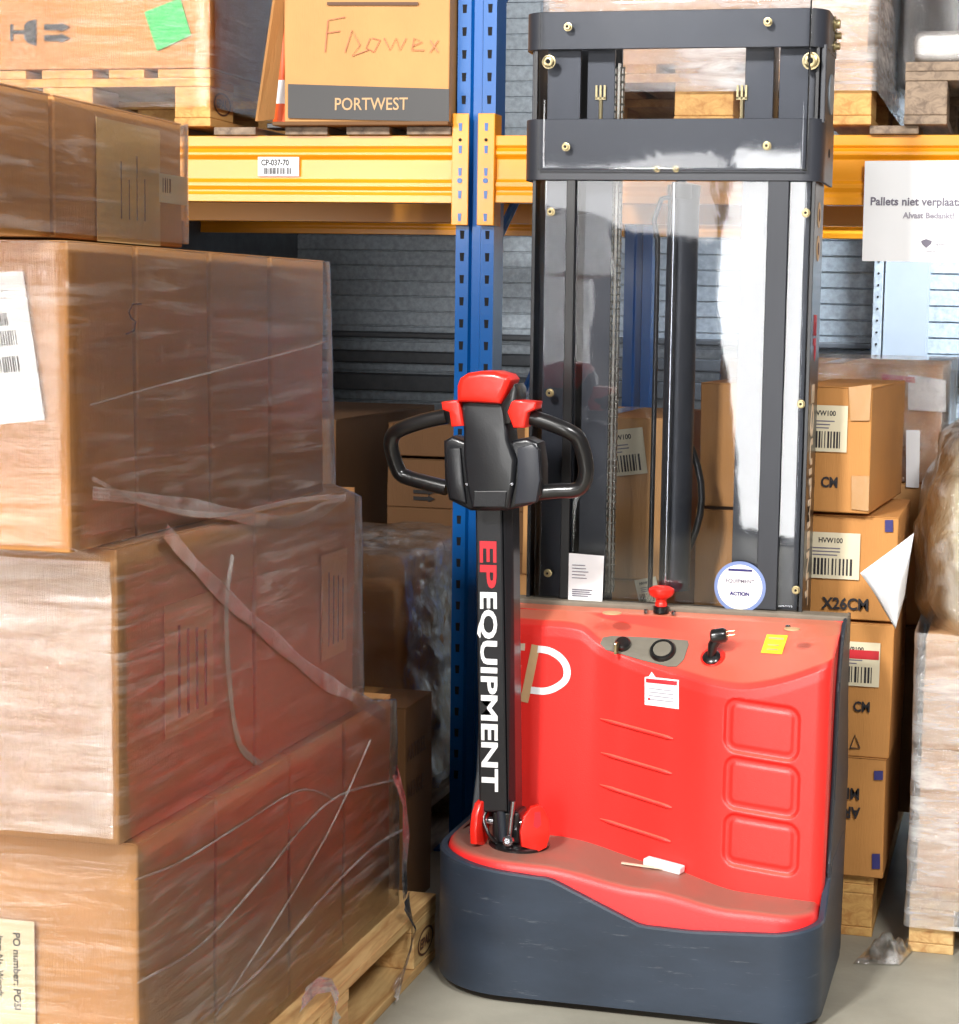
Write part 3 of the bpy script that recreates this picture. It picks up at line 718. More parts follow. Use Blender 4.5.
# crumpled clear film on the floor
mb = MB(); c0 = Vector((-.225, 4.30, 0))
gx = []
def crum(u, v):
    px = 845+u*62; p = Vector((-.315+u*.10+ .03*v, 3.93+v*.14+u*.02, 0))
    edge = min(u, 1-u, v, 1-v)*4
    h = (abs(noise.noise(p*24))*.10+abs(noise.noise(p*60+Vector((3, 1, 2))))*.03)*min(1, edge)
    return p+Vector((0, 0, .003+h*(.3+1.2*u)))
mb.grid(crum, 26, 26)
o = part('floor_film', mb, 'film_crumple', smooth=80); tag(o, 'crumpled scrap of clear film lying on the floor beside the right pallet', 'film scrap')

# ------------------------------------------------------------------ wrapped load at the right edge
RL = []
for i, (z0, z1) in enumerate([(.144, .453), (.456, .70)]):
    nm = ['bottom', 'upper'][i]
    RL.append(carton(.66, .8, z1-z0, 'card_pale', f'pale carton under white film, {nm} layer of the load at the right edge', (-.195, 4.07, z0), group='cartons in the white wrapped load', seed=80+i))
film_shell('stretch_film', [(.06, -.212, .49, 4.04, 4.9), (.3, -.209, .49, 4.052, 4.89), (.69, -.214, .49, 4.045, 4.89), (.72, -.214, .49, 4.045, 4.89)],
    'whitish stretch film wound in bands around the load at the right edge', 'film_white', 12, .007, nv=110, rad=.015)
bg = thing('film_bundle', 'bulging cream bundle under clear film on top of the load at the right edge', 'bundle', (.1, 4.4, .702))
def bundle(off, amp, seed, fr):
    def fn(u, v):
        a = u*2*PI; z = .704+v*.55
        prof = [(0, .335), (.08, .36), (.4, .372), (.6, .35), (.78, .315), (.88, .26), (.95, .16), (1.0, .02)]
        for (q0, r0_), (q1, r1_) in zip(prof, prof[1:]):
            if q0 <= v <= q1: r = r0_+(r1_-r0_)*(v-q0)/(q1-q0); break
        c, s = math.cos(a), math.sin(a); pw = .55
        p = Vector((.14+(r+off)*math.copysign(abs(c)**pw, c), 4.43+(r+off)*math.copysign(abs(s)**pw, s), z+off*v))
        return p+Vector((c, s, .3 if v > .05 else 0))*noise.noise(p*fr+Vector((seed, 0, 0)))*amp
    return MB().grid(fn, 90, 40)
part('contents', bundle(-.02, .02, 1, 6), 'bubble', bg, smooth=70)
part('clear_film', bundle(.006, .022, 4, 11), 'film_crumple', bg, smooth=80)
# loose paper sheet
mb = MB()
C4 = [(860, 573), (914, 533), (905, 600), (889, 641)]
def pap(u, v):
    y = 4.0
    p00, p10, p11, p01 = [atY(a, b, y) for a, b in ((860, 573), (914, 533), (904, 598), (896, 628))]
    p = p00.lerp(p10, u).lerp(p01.lerp(p11, u), v)
    p.y += -.02*math.sin(u*PI)+.012*math.sin(v*5+u*3)
    return p
mb.grid(pap, 12, 12)
o = part('paper_sheet', mb, 'paper', smooth=60, solid=.0006); tag(o, 'loose creased white paper sheet hanging from the film of the right load', 'paper')

# ------------------------------------------------------------------ goods on the beams
c = carton(.80, .9, .5, 'card_tan', 'film wrapped carton with green label and fragile marks on the upper left pallet', (-2.86, 4.45, 1.9985), seed=90)
Yg = 4.4475
o = part('green_label', MB().pxprism([(144, 12), (180, -2), (191, 35), (157, 51)], Yg-.0025, Yg-.001), 'green', c)
mb = MB()   # glass symbol lying on its side
def gl(pts): 
    mb.pxprism(pts, Yg-.0022, Yg-.001)
gl([(10, 24), (13, 24), (13, 41), (10, 41)]); gl([(13, 30), (24, 30), (24, 34), (13, 34)])
gl([(24, 25), (28, 21), (36, 19), (36, 46), (28, 43), (24, 39)])
part('fragile_mark', mb, 'black_band', c)
mb = MB()
for yy in (27, 38): mb.pxprism([(44, yy-3), (60, yy-3), (60, yy-5), (70, yy), (60, yy+5), (60, yy+3), (44, yy+3)], Yg-.0022, Yg-.001)
part('arrow_mark', mb, 'black_band', c)
film_shell('stretch_film', [(1.90, -2.872, -2.052, 4.436, 5.36), (2.0, -2.87, -2.052, 4.438, 5.36), (2.5, -2.868, -2.052, 4.438, 5.36)], 'clear film tight around the carton with the green label', 'film_load', 21, .006, nv=50)

pw = carton(.44, .45, .52, 'card', 'large pale carton with black lettered band on the beam left of the blue upright', (-1.862, 4.45, 1.862), seed=95)
Yw = 4.4475
o = part('black_band', MB().pxprism([(288, 84), (449, 89), (449, 122), (288, 118)], Yw-.0025, Yw-.001), 'black_band', pw)
part('band_text', text_mb('PORTWEST', .043, atY(334, 110, Yw-.0032), X_, Z_, .0003, .0003, sx=.88), 'sand_text', o)
part('print_line', MB().pxprism([(327, 2), (418, 2), (418, 5), (327, 5)], Yw-.0022, Yw-.001), 'ink_brown', pw)
mk = 'ink_red_faint'; M[mk] = mat(mk, lin((205, 125, 100)), rough=.7)
mb = MB()
for st in ([(325, 52), (328, 20), (345, 17)], [(326, 33), (340, 31)], [(345, 52), (352, 30), (360, 45), (352, 56), (368, 50)], [(370, 38), (366, 48), (374, 52), (380, 40), (372, 38)], [(384, 38), (390, 50), (396, 38), (400, 50), (406, 38)], [(412, 46), (422, 42), (414, 38), (412, 50), (424, 50)], [(430, 40), (438, 52)], [(438, 40), (430, 52)]):
    mb.tube([atY(x, y, Yw-.0012) for x, y in st], .0011, 5)
part('pen_mark', mb, mk, pw)
mb = MB(); mb.poly([atY(255, 121, 4.40), atY(272, 119, 4.46), atY(286, -10, 4.46), atY(274, -10, 4.41)], [p+Vector((.004, .006, 0)) for p in (atY(255, 121, 4.40), atY(272, 119, 4.46), atY(286, -10, 4.46), atY(274, -10, 4.41))])
part('side_flap', mb, 'card', pw)
part('tray_rim', MB().box(-1.885, -1.421, 4.435, 4.9, 1.8525, 1.862, .002), 'card_dark_shaded', pw)
cn = thing('traffic_cone', 'slim orange and white cone wedged beside the pale lettered carton', 'cone', (-1.90, 4.54, 1.8525))
cc = (-1.899, 4.545, 1.866)
mb = MB().lathe([(.029, 0), (.026, .05)], cc); part('cone_base', mb, 'orange', cn, smooth=40)
mb = MB().lathe([(.0262, .05), (.022, .11)], cc); part('reflective_band', mb, 'white', cn, smooth=40)
mb = MB().lathe([(.0222, .11), (.006, .30)], cc); part('cone_tip', mb, 'orange', cn, smooth=40)
part('cone_foot', MB().box(-1.932, -1.868, 4.51, 4.575, 1.8525, 1.866, .002), 'black', cn)

c = carton(.78, 1.1, .55, 'card_pale', 'pale wrapped carton on the pallet behind the top of the mast', (-1.178, 4.46, 1.997), seed=97)
film_shell('stretch_film', [(1.93, -1.19, -.378, 4.44, 5.59), (2.0, -1.188, -.38, 4.447, 5.58), (2.55, -1.188, -.38, 4.447, 5.58)], 'whitish film around the pale carton behind the top of the mast', 'film_white', 31, .006, nv=60)
gb = thing('grey_bundle', 'tall grey film wrapped bundle on the beam, right of the pale carton', 'bundle', (-.29, 5.1, 1.8525))
part('contents', lump(-.36, -.20, 5.02, 5.5, 1.999, 2.6, .006, 5, 10), 'grey_goods', gb, smooth=50)
part('clear_film', lump(-.37, -.19, 5.0, 5.51, 1.998, 2.62, .008, 6, 16), 'film_grey', gb, smooth=80)
wp = thing('white_parcel', 'flat white wrapped parcel on the grey pallet, far upper right', 'parcel', (-.12, 4.55, 1.9965))
part('contents', lump(-.285, .2, 4.46, 4.9, 2.0, 2.06, .006, 15, 10), 'paper', wp, smooth=50)
part('clear_film', lump(-.292, .21, 4.45, 4.92, 1.997, 2.068, .008, 16, 16), 'film_white', wp, smooth=80)
c = carton(.4, .4, .5, 'card', 'brown carton standing on the white parcel at the upper right corner', (-.165, 4.48, 2.078), seed=98)

# white paper sign on the right beam
Ys = 4.472
q = [atY(865, 161, Ys), atY(1010, 160, Ys), atY(1010, 263, Ys), atY(862, 261, Ys)]
sg = part('paper_sign', MB().poly([Vector((p.x, Ys, p.z)) for p in q], [Vector((p.x, Ys+.001, p.z)) for p in q]), 'white')
tag(sg, 'white paper sign with grey lettering hanging over the right yellow beam', 'sign')
part('sign_text', text_mb('Pallets niet verplaatsen', .0265, atY(870, 205, Ys-.0015), X_, Z_, .0003, .0006, sx=.98), 'ink_grey', sg)
part('sign_text', text_mb('Alvast Bedankt!', .019, atY(903, 218, Ys-.0015), X_, Z_, .0003, .0006), 'ink_pale', sg)
part('sign_emblem', MB().pxprism([(921, 241), (926, 239), (932, 241), (931, 244), (926, 248), (922, 244)], Ys-.0012, Ys-.0002), 'ink_grey', sg)
part('sign_text', text_mb('logistiek', .008, atY(934, 245, Ys-.0015), X_, Z_, .0003, 0), 'ink_pale', sg)
part('sign_text', text_mb('centrum', .007, atY(926, 252, Ys-.0015), X_, Z_, .0003, 0), 'ink_pale', sg)

# ------------------------------------------------------------------ THE STACKER
ST = thing('pallet_stacker', 'red and black electric pallet stacker with upright handle and clear guarded mast', 'pallet stacker', (-.73, 3.85, 0))
def lerp(a, b, t): return a+(b-a)*t
def pw_lin(x, tab):
    if x <= tab[0][0]: return tab[0][1]
    for (a, va), (b, vb) in zip(tab, tab[1:]):
        if x <= b: return lerp(va, vb, (x-a)/(b-a))
    return tab[-1][1]
def smooth_tab(x, tab):
    if x <= tab[0][0]: return tab[0][1]
    for (a, va), (b, vb) in zip(tab, tab[1:]):
        if x <= b:
            t = (x-a)/(b-a); t = t*t*(3-2*t); return lerp(va, vb, t)
    return tab[-1][1]
# plan outline of the skirt, from left rear, round the front, to right rear
def outline(inset=0):
    xl, xr, yf, yb = -1.170+inset, -.345-inset, 3.495+inset, 3.93
    RL_, RR = .185-inset*.6, .085-inset*.6
    pts = [(xl, yb), (xl, yb-.08), (xl, yb-.16)]
    for k in range(13):
        a = PI+ k/12*PI/2; pts.append((xl+RL_+RL_*math.cos(a), yf+RL_+RL_*math.sin(a)))
    n = 34
    for k in range(1, n): pts.append((lerp(xl+RL_, xr-RR, k/n), yf))
    for k in range(11):
        a = -PI/2+k/10*PI/2; pts.append((xr-RR+RR*math.cos(a), yf+RR+RR*math.sin(a)))
    m_ = 14
    for k in range(1, m_+1): pts.append((xr, lerp(yf+RR, yb, k/m_)))
    return pts
def skirt_top(x, y, i):
    if y > 3.6 and x > -.6: return pw_lin(y, [(3.58, .212), (3.62, .235), (3.70, .30), (3.93, .30)])
    if x < -.9: return lerp(.285, .272, min(1, max(0, (x+1.12)/.2)))
    return pw_lin(x, [(-.9, .272), (-.885, .268), (-.715, .197), (-.70, .192), (-.60, .19), (-.43, .200), (-.345, .212)])
mb = MB(); O1 = outline(0); O2 = outline(.014)
rings = []
for i, ((x, y), (x2, y2)) in enumerate(zip(O1, O2)):
    t = skirt_top(x, y, i); bz = .018
    q = [(x2, y2, bz), (x*.99+x2*.01, y, bz), (x, y, bz+.006), (x, y, t-.004), (lerp(x, x2, .25), lerp(y, y2, .25), t), (x2, y2, t)]
    rings.append([mb.bm.verts.new(p) for p in q])
for A_, B_ in zip(rings, rings[1:]):
    for k in range(6): mb.bm.faces.new((A_[k], A_[(k+1) % 6], B_[(k+1) % 6], B_[k]))
mb.bm.faces.new(rings[0]); mb.bm.faces.new(rings[-1][::-1])
bmesh.ops.recalc_face_normals(mb.bm, faces=mb.bm.faces[:])
part('bumper_skirt', mb, 'skirt', ST, smooth=35, label='scuffed dark grey bumper skirt')
# ledge: red moulding with a dusty tread surface sloping gently to the right
def ledge_z(x): return smooth_tab(x, [(-1.12, .298), (-.92, .292), (-.70, .262), (-.52, .236), (-.34, .232)])
mb = MB(); base = outline(.018); loops = []
for (ins, dz) in ((0, None), (0, -.02), (.004, -.008), (.012, -.001), (.02, 0)):
    loop = []
    O = outline(.015+ins)
    for (x, y) in O:
        if dz is None: z = .05
        else: z = ledge_z(x)+dz
        loop.append(mb.bm.verts.new((x, y, z)))
    loops.append(loop)
for A_, B_ in zip(loops, loops[1:]):
    for k in range(len(A_)-1): mb.bm.faces.new((A_[k], A_[k+1], B_[k+1], B_[k]))
# top surface as strips to the rear
O = outline(.035)
rear_row = [mb.bm.verts.new((min(max(x, -1.08), -.355), 3.93, ledge_z(x))) for x, y in O]
top = loops[-1]
for k in range(len(O)-1):
    if (top[k].co-top[k+1].co).length > 1e-5 and abs(O[k][0]-O[k+1][0]) > 1e-4:
        try: mb.bm.faces.new((top[k], top[k+1], rear_row[k+1], rear_row[k]))
        except Exception: pass
bmesh.ops.remove_doubles(mb.bm, verts=mb.bm.verts[:], dist=1e-5)
bmesh.ops.recalc_face_normals(mb.bm, faces=mb.bm.faces[:])
part('ledge', mb, 'red_ledge', ST, smooth=40, label='red ledge with a worn dusty brown top')
# hood: one moulded surface
foot = [(-1.09, 3.735), (-.97, 3.728), (-.81, 3.706), (-.66, 3.668), (-.55, 3.638), (-.46, 3.626), (-.36, 3.622)]
def cat_tab(x, T):
    if x <= T[0][0]: return T[0][1]
    for k in range(len(T)-1):
        if x <= T[k+1][0]:
            h = T[k+1][0]-T[k][0]; t = (x-T[k][0])/h
            sl = lambda i: (T[min(i+1, len(T)-1)][1]-T[max(i-1, 0)][1])/(T[min(i+1, len(T)-1)][0]-T[max(i-1, 0)][0])
            m0, m1 = sl(k)*h, sl(k+1)*h
            return (2*t**3-3*t*t+1)*T[k][1]+(t**3-2*t*t+t)*m0+(-2*t**3+3*t*t)*T[k+1][1]+(t**3-t*t)*m1
    return T[-1][1]
def hood_prof(x):
    """front-to-rear profile at x: list of (Y, Z)"""
    yb = cat_tab(x, foot); zl = ledge_z(x)-.012
    t = smooth_tab(x, [(-1.1, 0), (-.87, 0), (-.80, .35), (-.69, .45), (-.60, 1.0), (-.3, 1.0)])
    zc = cat_tab(x, [(-1.1, .744), (-1.0, .743), (-.90, .740), (-.855, .712), (-.77, .686), (-.655, .665), (-.57, .656), (-.52, .659), (-.446, .68), (-.36, .716)])
    yc = yb+lerp(.045, .03, t)
    fy = lambda z: yb+(yc-.006-yb)*(z-zl)/(zc-.03-zl)
    L = [(yb, zl), (fy(zl+.15), zl+.15), (fy(lerp(zl, zc, .7)), lerp(zl, zc, .7)), (yc-.006, zc-.03), (yc-.001, zc-.010), (yc+.009, zc+.003)]
    zr, yr = .768, 3.852
    zm = lerp(zc+.004, zr, .62)
    L += [(lerp(yc+.009, yr, .55), lerp(zc+.003, zr, .66)), (yr-.03, zr-.006), (yr, zr)]
    return L
def interp_prof(L, v):
    ln = [0]
    for a, b in zip(L, L[1:]): ln.append(ln[-1]+math.hypot(a[0]-b[0], a[1]-b[1]))
    s = v*ln[-1]
    for k in range(len(L)-1):
        if s <= ln[k+1]+1e-9:
            t = (s-ln[k])/(ln[k+1]-ln[k]); return (lerp(L[k][0], L[k+1][0], t), lerp(L[k][1], L[k+1][1], t))
    return L[-1]
HX0, HX1 = -1.088, -.355
pads = []
for (y0_, y1_) in ((708, 756), (766, 812), (823, 868)):
    a = atY(723, y1_, 3.635); b = atY(798, y0_, 3.635); pads.append((a.x, b.x, a.z+.004, b.z-.002))
def rr_dist(x, z, p, r=.022):
    cx, cz = (p[0]+p[1])/2, (p[2]+p[3])/2; z = z+(x-cx)*.06
    dx = abs(x-cx)-(p[1]-p[0])/2+r; dz = abs(z-cz)-(p[3]-p[2])/2+r
    return math.hypot(max(dx, 0), max(dz, 0))+min(max(dx, dz), 0)-r
def hood_pt(u, v):
    x = lerp(HX0, HX1, u)
    Y, Z = interp_prof(hood_prof(x), v)
    # rounded ends
    rl = .05; d = x-HX0
    if d < rl: Y += rl-math.sqrt(max(0, rl*rl-(rl-d)**2))
    rr = .03; d = HX1-x
    if d < rr: Y += rr-math.sqrt(max(0, rr*rr-(rr-d)**2))
    Y = min(Y, 3.852)
    if -.60 < x < -.38 and v < .8:
        for p in pads:
            d = rr_dist(x, Z, p)
            if d < .006:
                t = min(1, max(0, (.006-d)/.007)); Y += .0075*t*t*(3-2*t)
                if d < -.008:
                    t2 = min(1, (-.008-d)/.006); Y -= .0028*t2*t2*(3-2*t2)
    return Vector((x, Y, Z))
mb = MB().grid(hood_pt, 300, 230)
hood_bm = mb.bm.copy(); hood_bm.faces.ensure_lookup_table(); hood_bm.normal_update(); HB = BVHTree.FromBMesh(hood_bm)
# close sides down to the rear so that the hood is a shell with depth
hood = part('hood', mb, 'red', ST, smooth=50, label='bright red moulded hood')
for X0_, u in ((HX0+.0005, 0), (HX1-.0005, 1)):
    side = MB(); ring = [hood_pt(u, k/40) for k in range(41)]
    for a, b in zip(ring, ring[1:]):
        side.quad(Vector((X0_, a.y, a.z)), Vector((X0_, b.y, b.z)), Vector((X0_, 3.90, b.z)), Vector((X0_, 3.90, a.z)))
    part('hood_side', side, 'red_clean', hood)
def on_hood(px, py, off=.0):
    d = ray(px, py).normalized(); p, n, i, t = HB.ray_cast(Vector((0, 0, H)), d)
    if p is None: return atY(px, py, 3.8), Vector((0, -1, 0))
    if n.dot(d) > 0: n = -n
    return p+n*off, n
def decal(name, pts, m, parent, off=.0012, thick=.0008, sub=4):
    """sticker whose outline lies on the hood; kept as a thin solid following the surface"""
    mb = MB(); 
    cx = sum(p[0] for p in pts)/len(pts); cy = sum(p[1] for p in pts)/len(pts)
    ring = []
    for a, b in zip(pts, pts[1:]+pts[:1]):
        for k in range(sub): ring.append((lerp(a[0], b[0], k/sub), lerp(a[1], b[1], k/sub)))
    def P(x, y): return on_hood(x, y, off)[0]
    c = mb.bm.verts.new(P(cx, cy)); prev = None; first = None
    levels = []
    for s in (.33, .66, 1.0): levels.append([mb.bm.verts.new(P(lerp(cx, x, s), lerp(cy, y, s))) for x, y in ring])
    n = len(ring)
    for k in range(n): mb.bm.faces.new((c, levels[0][k], levels[0][(k+1) % n]))
    for A_, B_ in zip(levels, levels[1:]):
        for k in range(n): mb.bm.faces.new((A_[k], B_[k], B_[(k+1) % n], A_[(k+1) % n]))
    return part(name, mb, m, parent, solid=thick)
def strip(name, path, w, m, parent, off=.0012, taper=None):
    mb = MB(); rows = []
    for k, (x, y) in enumerate(path):
        a = path[max(k-1, 0)]; b = path[min(k+1, len(path)-1)]
        dx, dy = b[0]-a[0], b[1]-a[1]; l = math.hypot(dx, dy); nx, ny = -dy/l, dx/l
        ww = w if taper is None else w*taper[k]
        rows.append([mb.bm.verts.new(on_hood(x+nx*ww*j/2, y+ny*ww*j/2, off)[0]) for j in (-1, 0, 1)])
    for A_, B_ in zip(rows, rows[1:]):
        for j in range(2): mb.bm.faces.new((A_[j], A_[j+1], B_[j+1], B_[j]))
    return part(name, mb, m, parent, solid=.0008)
# raised ribs
for (a, b) in (((600, 719), (673, 739)), ((601, 753), (672, 774)), ((600, 785), (672, 808)), ((600, 819), (671, 842))):
    mb = MB(); n = 14
    pth = [on_hood(lerp(a[0], b[0], k/n), lerp(a[1], b[1], k/n), .0005)[0] for k in range(n+1)]
    mb.tube(pth, [.0045*min(1, .4+k*.3) * (1 if k < n else .5) for k in range(n+1)], 8)
    part('rib', mb, 'red', hood, smooth=60)
def spline(pts, n=8):
    P = [Vector(p) for p in pts]; Q = []
    for k in range(len(P)-1):
        p0, p1_, p2_, p3 = P[max(k-1, 0)], P[k], P[k+1], P[min(k+2, len(P)-1)]
        for j in range(n):
            t = j/n; Q.append(.5*((2*p1_)+(p2_-p0)*t+(2*p0-5*p1_+4*p2_-p3)*t*t+(3*p1_-p0-3*p2_+p3)*t**3))
    Q.append(P[-1]); return Q
cspline = spline
# EP emblem: part hidden behind the handle
em = strip('emblem_stroke', [(536, 645), (533, 660), (529, 680), (524, 702)], 8.5, 'dusty_tan', hood)
em['label'] = 'tan slanted stroke of the white emblem'
arc = [(p_.x, p_.y) for p_ in cspline([(538, 649, 0), (550, 651, 0), (561, 658, 0), (567, 668, 0), (566, 679, 0), (557, 687, 0), (545, 691, 0), (531, 690, 0)], 4)]
strip('emblem_bowl', arc, 7, 'white', hood, .0016)
strip('emblem_bar', [(508, 646), (525, 647)], 7, 'dusty_white', hood)
strip('emblem_bar', [(508, 667), (521, 668)], 6, 'dusty_white', hood)
strip('emblem_bar', [(506, 687), (516, 688)], 6, 'dusty_white', hood)
# instrument panel
pan = decal('instrument_panel', [(603, 638), (612, 636.5), (650, 638), (688, 641), (689, 645), (684, 660), (677, 667), (668, 667), (640, 660), (606, 650), (600, 644)], 'panel_grey', hood, .0015, .0015, 3)
def gizmo(px, py, prof, m, name, parent, n=24, ax=None):
    p, nr = on_hood(px, py)
    ax = nr if ax is None else ax
    return part(name, MB().lathe(prof, p, ax, n), m, parent, smooth=40)
g = gizmo(663, 652, [(.028, 0), (.028, .008), (.025, .012), (.021, .012), (.020, .0095)], 'rubber', 'battery_gauge', pan)
gizmo(663, 652, [(.0195, .0098), (.0195, .011)], 'panel_grey', 'gauge_face', g)
k_ = gizmo(623, 646, [(.0165, 0), (.0165, .012), (.013, .016)], 'rubber', 'key_switch', pan)
p, n_ = on_hood(619, 646); 
part('key', MB().box(p.x-.003, p.x+.003, p.y-.038, p.y-.014, p.z-.012, p.z+.012, .002), 'brass', k_)
# key hole recess and connector plug
gizmo(713, 657, [(.026, -.002), (.026, .0022), (.024, .003)], 'red_clean', 'plug_recess', hood)
p, n_ = on_hood(712, 659)
mb = MB().lathe([(.018, 0), (.019, .008), (.014, .012)], p, n_)
pl = part('power_plug', mb, 'rubber', ST, smooth=40)
q0 = p+n_*.008; q1 = atY(713, 645, p.y-.012); q2 = atY(719, 635, p.y-.012)
part('plug_neck', MB().tube([q0, q0.lerp(q1, .5), q1, q2], [.008, .0095, .011, .012], 14), 'rubber', pl, smooth=50)
d_ = (atY(730, 633, p.y-.01)-atY(711, 636, p.y-.01)).normalized()
part('plug_head', MB().lathe([(.011, 0), (.0155, .004), (.0155, .028), (.011, .034)], atY(711, 637, p.y-.012), d_), 'rubber', pl, smooth=40)
for dy in (-2, 2):
    s0 = atY(726, 634+dy, p.y-.012); part('pin', MB().tube([s0, s0+d_*.018], .0018, 8), 'brass', pl)
# warning stickers
st1 = decal('warning_sticker', [(645, 677), (649, 676.5), (652, 672), (656, 677.5), (679, 680), (679, 709), (645, 704.5)], 'white', hood, .0012, .0008, 3)
decal('red_stripe', [(646.5, 678.2), (677.5, 681.4), (677.5, 685.4), (646.5, 682.2)], 'ink_red', st1, .0024, .0006)
for k in range(4):
    strip('print', [(649, 688+k*3.6), (674, 691+k*3.6)], 1.0, 'ink_pale', st1, .0022)
decal('red_dot', [(648.5, 697.5), (650.5, 697.7), (650.5, 700), (648.5, 699.8)], 'ink_red', st1, .0024, .0006, 2)
ys = decal('yellow_sticker', [(767, 635), (788, 636), (782, 654.5), (761, 653)], 'yellow_sticker', hood, .0012, .0008, 3)
strip('print', [(768, 645.5), (779, 646.2)], 1.0, 'dusty_tan', ys, .0022)
strip('print', [(767, 650), (778, 650.6)], 1.0, 'dusty_tan', ys, .0022)
strip('print', [(769, 638.8), (784, 639.8)], 1.6, 'dusty_tan', ys, .0022)
# rear bar, emergency button, screws
part('rear_bar', MB().box(-1.10, -.345, 3.853, 3.905, .715, .778, .004), 'dusty_bar', ST, label='dusty grey bar along the back of the hood')
def disc(px, py, r, m, nm, parent, z=.779):
    d = ray(px, py); t = (z-H)/d.z; c = Vector((d.x*t, d.y*t, z-.001)); return part(nm, MB().lathe([(r, 0), (r, .0022)], c, (0, 0, 1), 24), m, parent, smooth=30), c
disc(792, 629, .016, 'dusty_tan', 'cap_disc', ST, .7745); disc(612, 613, .02, 'dusty_tan', 'cap_disc', ST, .7745)
eb = Vector((-.742, 3.84, .770))
es = part('emergency_stop', MB().lathe([(.013, 0), (.013, .018), (.0115, .02), (.0125, .027), (.024, .033), (.028, .041), (.027, .048), (.018, .053), (.004, .055)], eb), 'red_clean', ST, smooth=40, label='glossy red mushroom button')
part('collar', MB().lathe([(.017, 0), (.017, .012), (.014, .014)], eb+Vector((0, 0, -.003))), 'rubber', es, smooth=40)
for dx in (-.03, .03): part('screw', MB().lathe([(.005, 0), (.005, .006), (.003, .008)], eb+Vector((dx, -.012, -.004)), n=12), 'chrome', es)
part('screw', MB().lathe([(.006, 0), (.006, .005), (.004, .007)], (-.463, 3.79, .757), n=12), 'chrome', ST)
# right side plate
mb = MB()
pts = [(3.665, .03), (3.665, .30), (3.715, .42), (3.745, .66), (3.80, .748), (3.845, .775), (3.93, .775), (3.935, .6), (4.0, .42), (3.96, .02)]
mb.poly([Vector((-.354, y, z)) for y, z in pts], [Vector((-.346, y, z)) for y, z in pts], .003)
sp = part('side_plate', mb, 'side_metal', ST)
mb = MB().poly([Vector((-1.112, y, z)) for y, z in pts], [Vector((-1.092, y, z)) for y, z in pts], .003)
part('side_plate', mb, 'side_metal', ST)
part('edge_molding', MB().tube([(-.3515, 3.666, .28), (-.3515, 3.710, .44), (-.3515, 3.740, .64), (-.3515, 3.790, .735), (-.3515, 3.835, .767)], .004, 8), 'side_metal', sp)
# chassis inside
part('chassis', MB().box(-1.05, -.40, 3.865, 3.90, .03, .70), 'side_metal', ST)

# --- mast
YM = 3.90
def chan(x0, x1, y0, y1, z0, z1, t=.008, openr=True):
    mb = MB(); mb.box(x0, x1, y0, y0+t, z0, z1, .001); mb.box(x0, x1, y1-t, y1, z0, z1, .001)
    if openr: mb.box(x0, x0+t, y0+t, y1-t, z0, z1)
    else: mb.box(x1-t, x1, y0+t, y1-t, z0, z1)
    return mb
mast = part('mast', chan(-1.028, -.955, YM, YM+.12, .05, 1.99), 'mast_steel', ST)
part('outer_channel', chan(-.53, -.455, YM, YM+.12, .05, 1.99, openr=False), 'mast_steel', mast)
part('inner_channel', chan(-.945, -.885, YM+.02, YM+.10, .09, 1.97), 'mast_steel', mast)
part('inner_channel', chan(-.605, -.545, YM+.02, YM+.10, .09, 1.97, openr=False), 'mast_steel', mast)
part('side_plate', MB().box(-.453, -.445, YM-.02, YM+.14, .72, 1.98, .001), 'black', mast)
part('side_plate', MB().box(-1.052, -1.044, YM-.02, YM+.14, .72, 1.98, .001), 'black', mast)
part('lower_crossbar', MB().box(-1.03, -.455, YM+.122, YM+.135, .08, .2, .002), 'black', mast)
# text on the right side plate, reading down
Xs = -.4445
def sidept(px, py): return atX(px, py, Xs)
part('brand_letters', text_mb('EQUIPMENT', .062, Vector((Xs+.0004, 3.925, 1.262)), -Z_, Y_, .0005, .0018, sx=1.42), 'dusty_white', mast)
part('brand_letters', text_mb('EP', .062, Vector((Xs+.0004, 3.925, 1.41)), -Z_, Y_, .0005, .0018, sx=1.6), 'ink_red', mast)
for z in (1.615, 1.545):
    d_ = part('round_sticker', MB().lathe([(.027, 0), (.027, .0008)], (Xs, 3.955, z), (1, 0, 0), 24), 'dusty_tan', mast)
    part('sticker_ring', MB().lathe([(.013, .0008), (.013, .0014)], (Xs, 3.955, z), (1, 0, 0), 20), 'ink_brown', d_)
# U shaped head plates: wrap the front and both sides
def uplate(name, z0, z1, x0, x1, y0, y1, r=.045, t=.008, lead=0):
    def path(ins):
        pts = [(x0+ins, y1)]
        for k in range(9): a = PI+k/8*PI/2; pts.append((x0+r+(r-ins)*math.cos(a), y0+r+(r-ins)*math.sin(a)))
        for k in range(9): a = -PI/2+k/8*PI/2; pts.append((x1-r+(r-ins)*math.cos(a), y0+r+(r-ins)*math.sin(a)))
        pts.append((x1-ins, y1)); return pts
    mb = MB(); A = path(0); B = path(t); rows = []
    for (a, b) in zip(A, B):
        rows.append([mb.bm.verts.new((a[0], a[1], z0)), mb.bm.verts.new((a[0], a[1], z1)), mb.bm.verts.new((b[0], b[1], z1)), mb.bm.verts.new((b[0], b[1], z0))])
    for P_, Q_ in zip(rows, rows[1:]):
        for k in range(4): mb.bm.faces.new((P_[k], P_[(k+1) % 4], Q_[(k+1) % 4], Q_[k]))
    mb.bm.faces.new(rows[0]); mb.bm.faces.new(rows[-1][::-1])
    bmesh.ops.recalc_face_normals(mb.bm, faces=mb.bm.faces[:])
    return part(name, mb, 'plate', mast, smooth=40, bevel=.0012)
YP0 = 3.868
hp1 = uplate('head_plate', 1.680, 1.808, -1.074, -.430, YP0, 4.06)
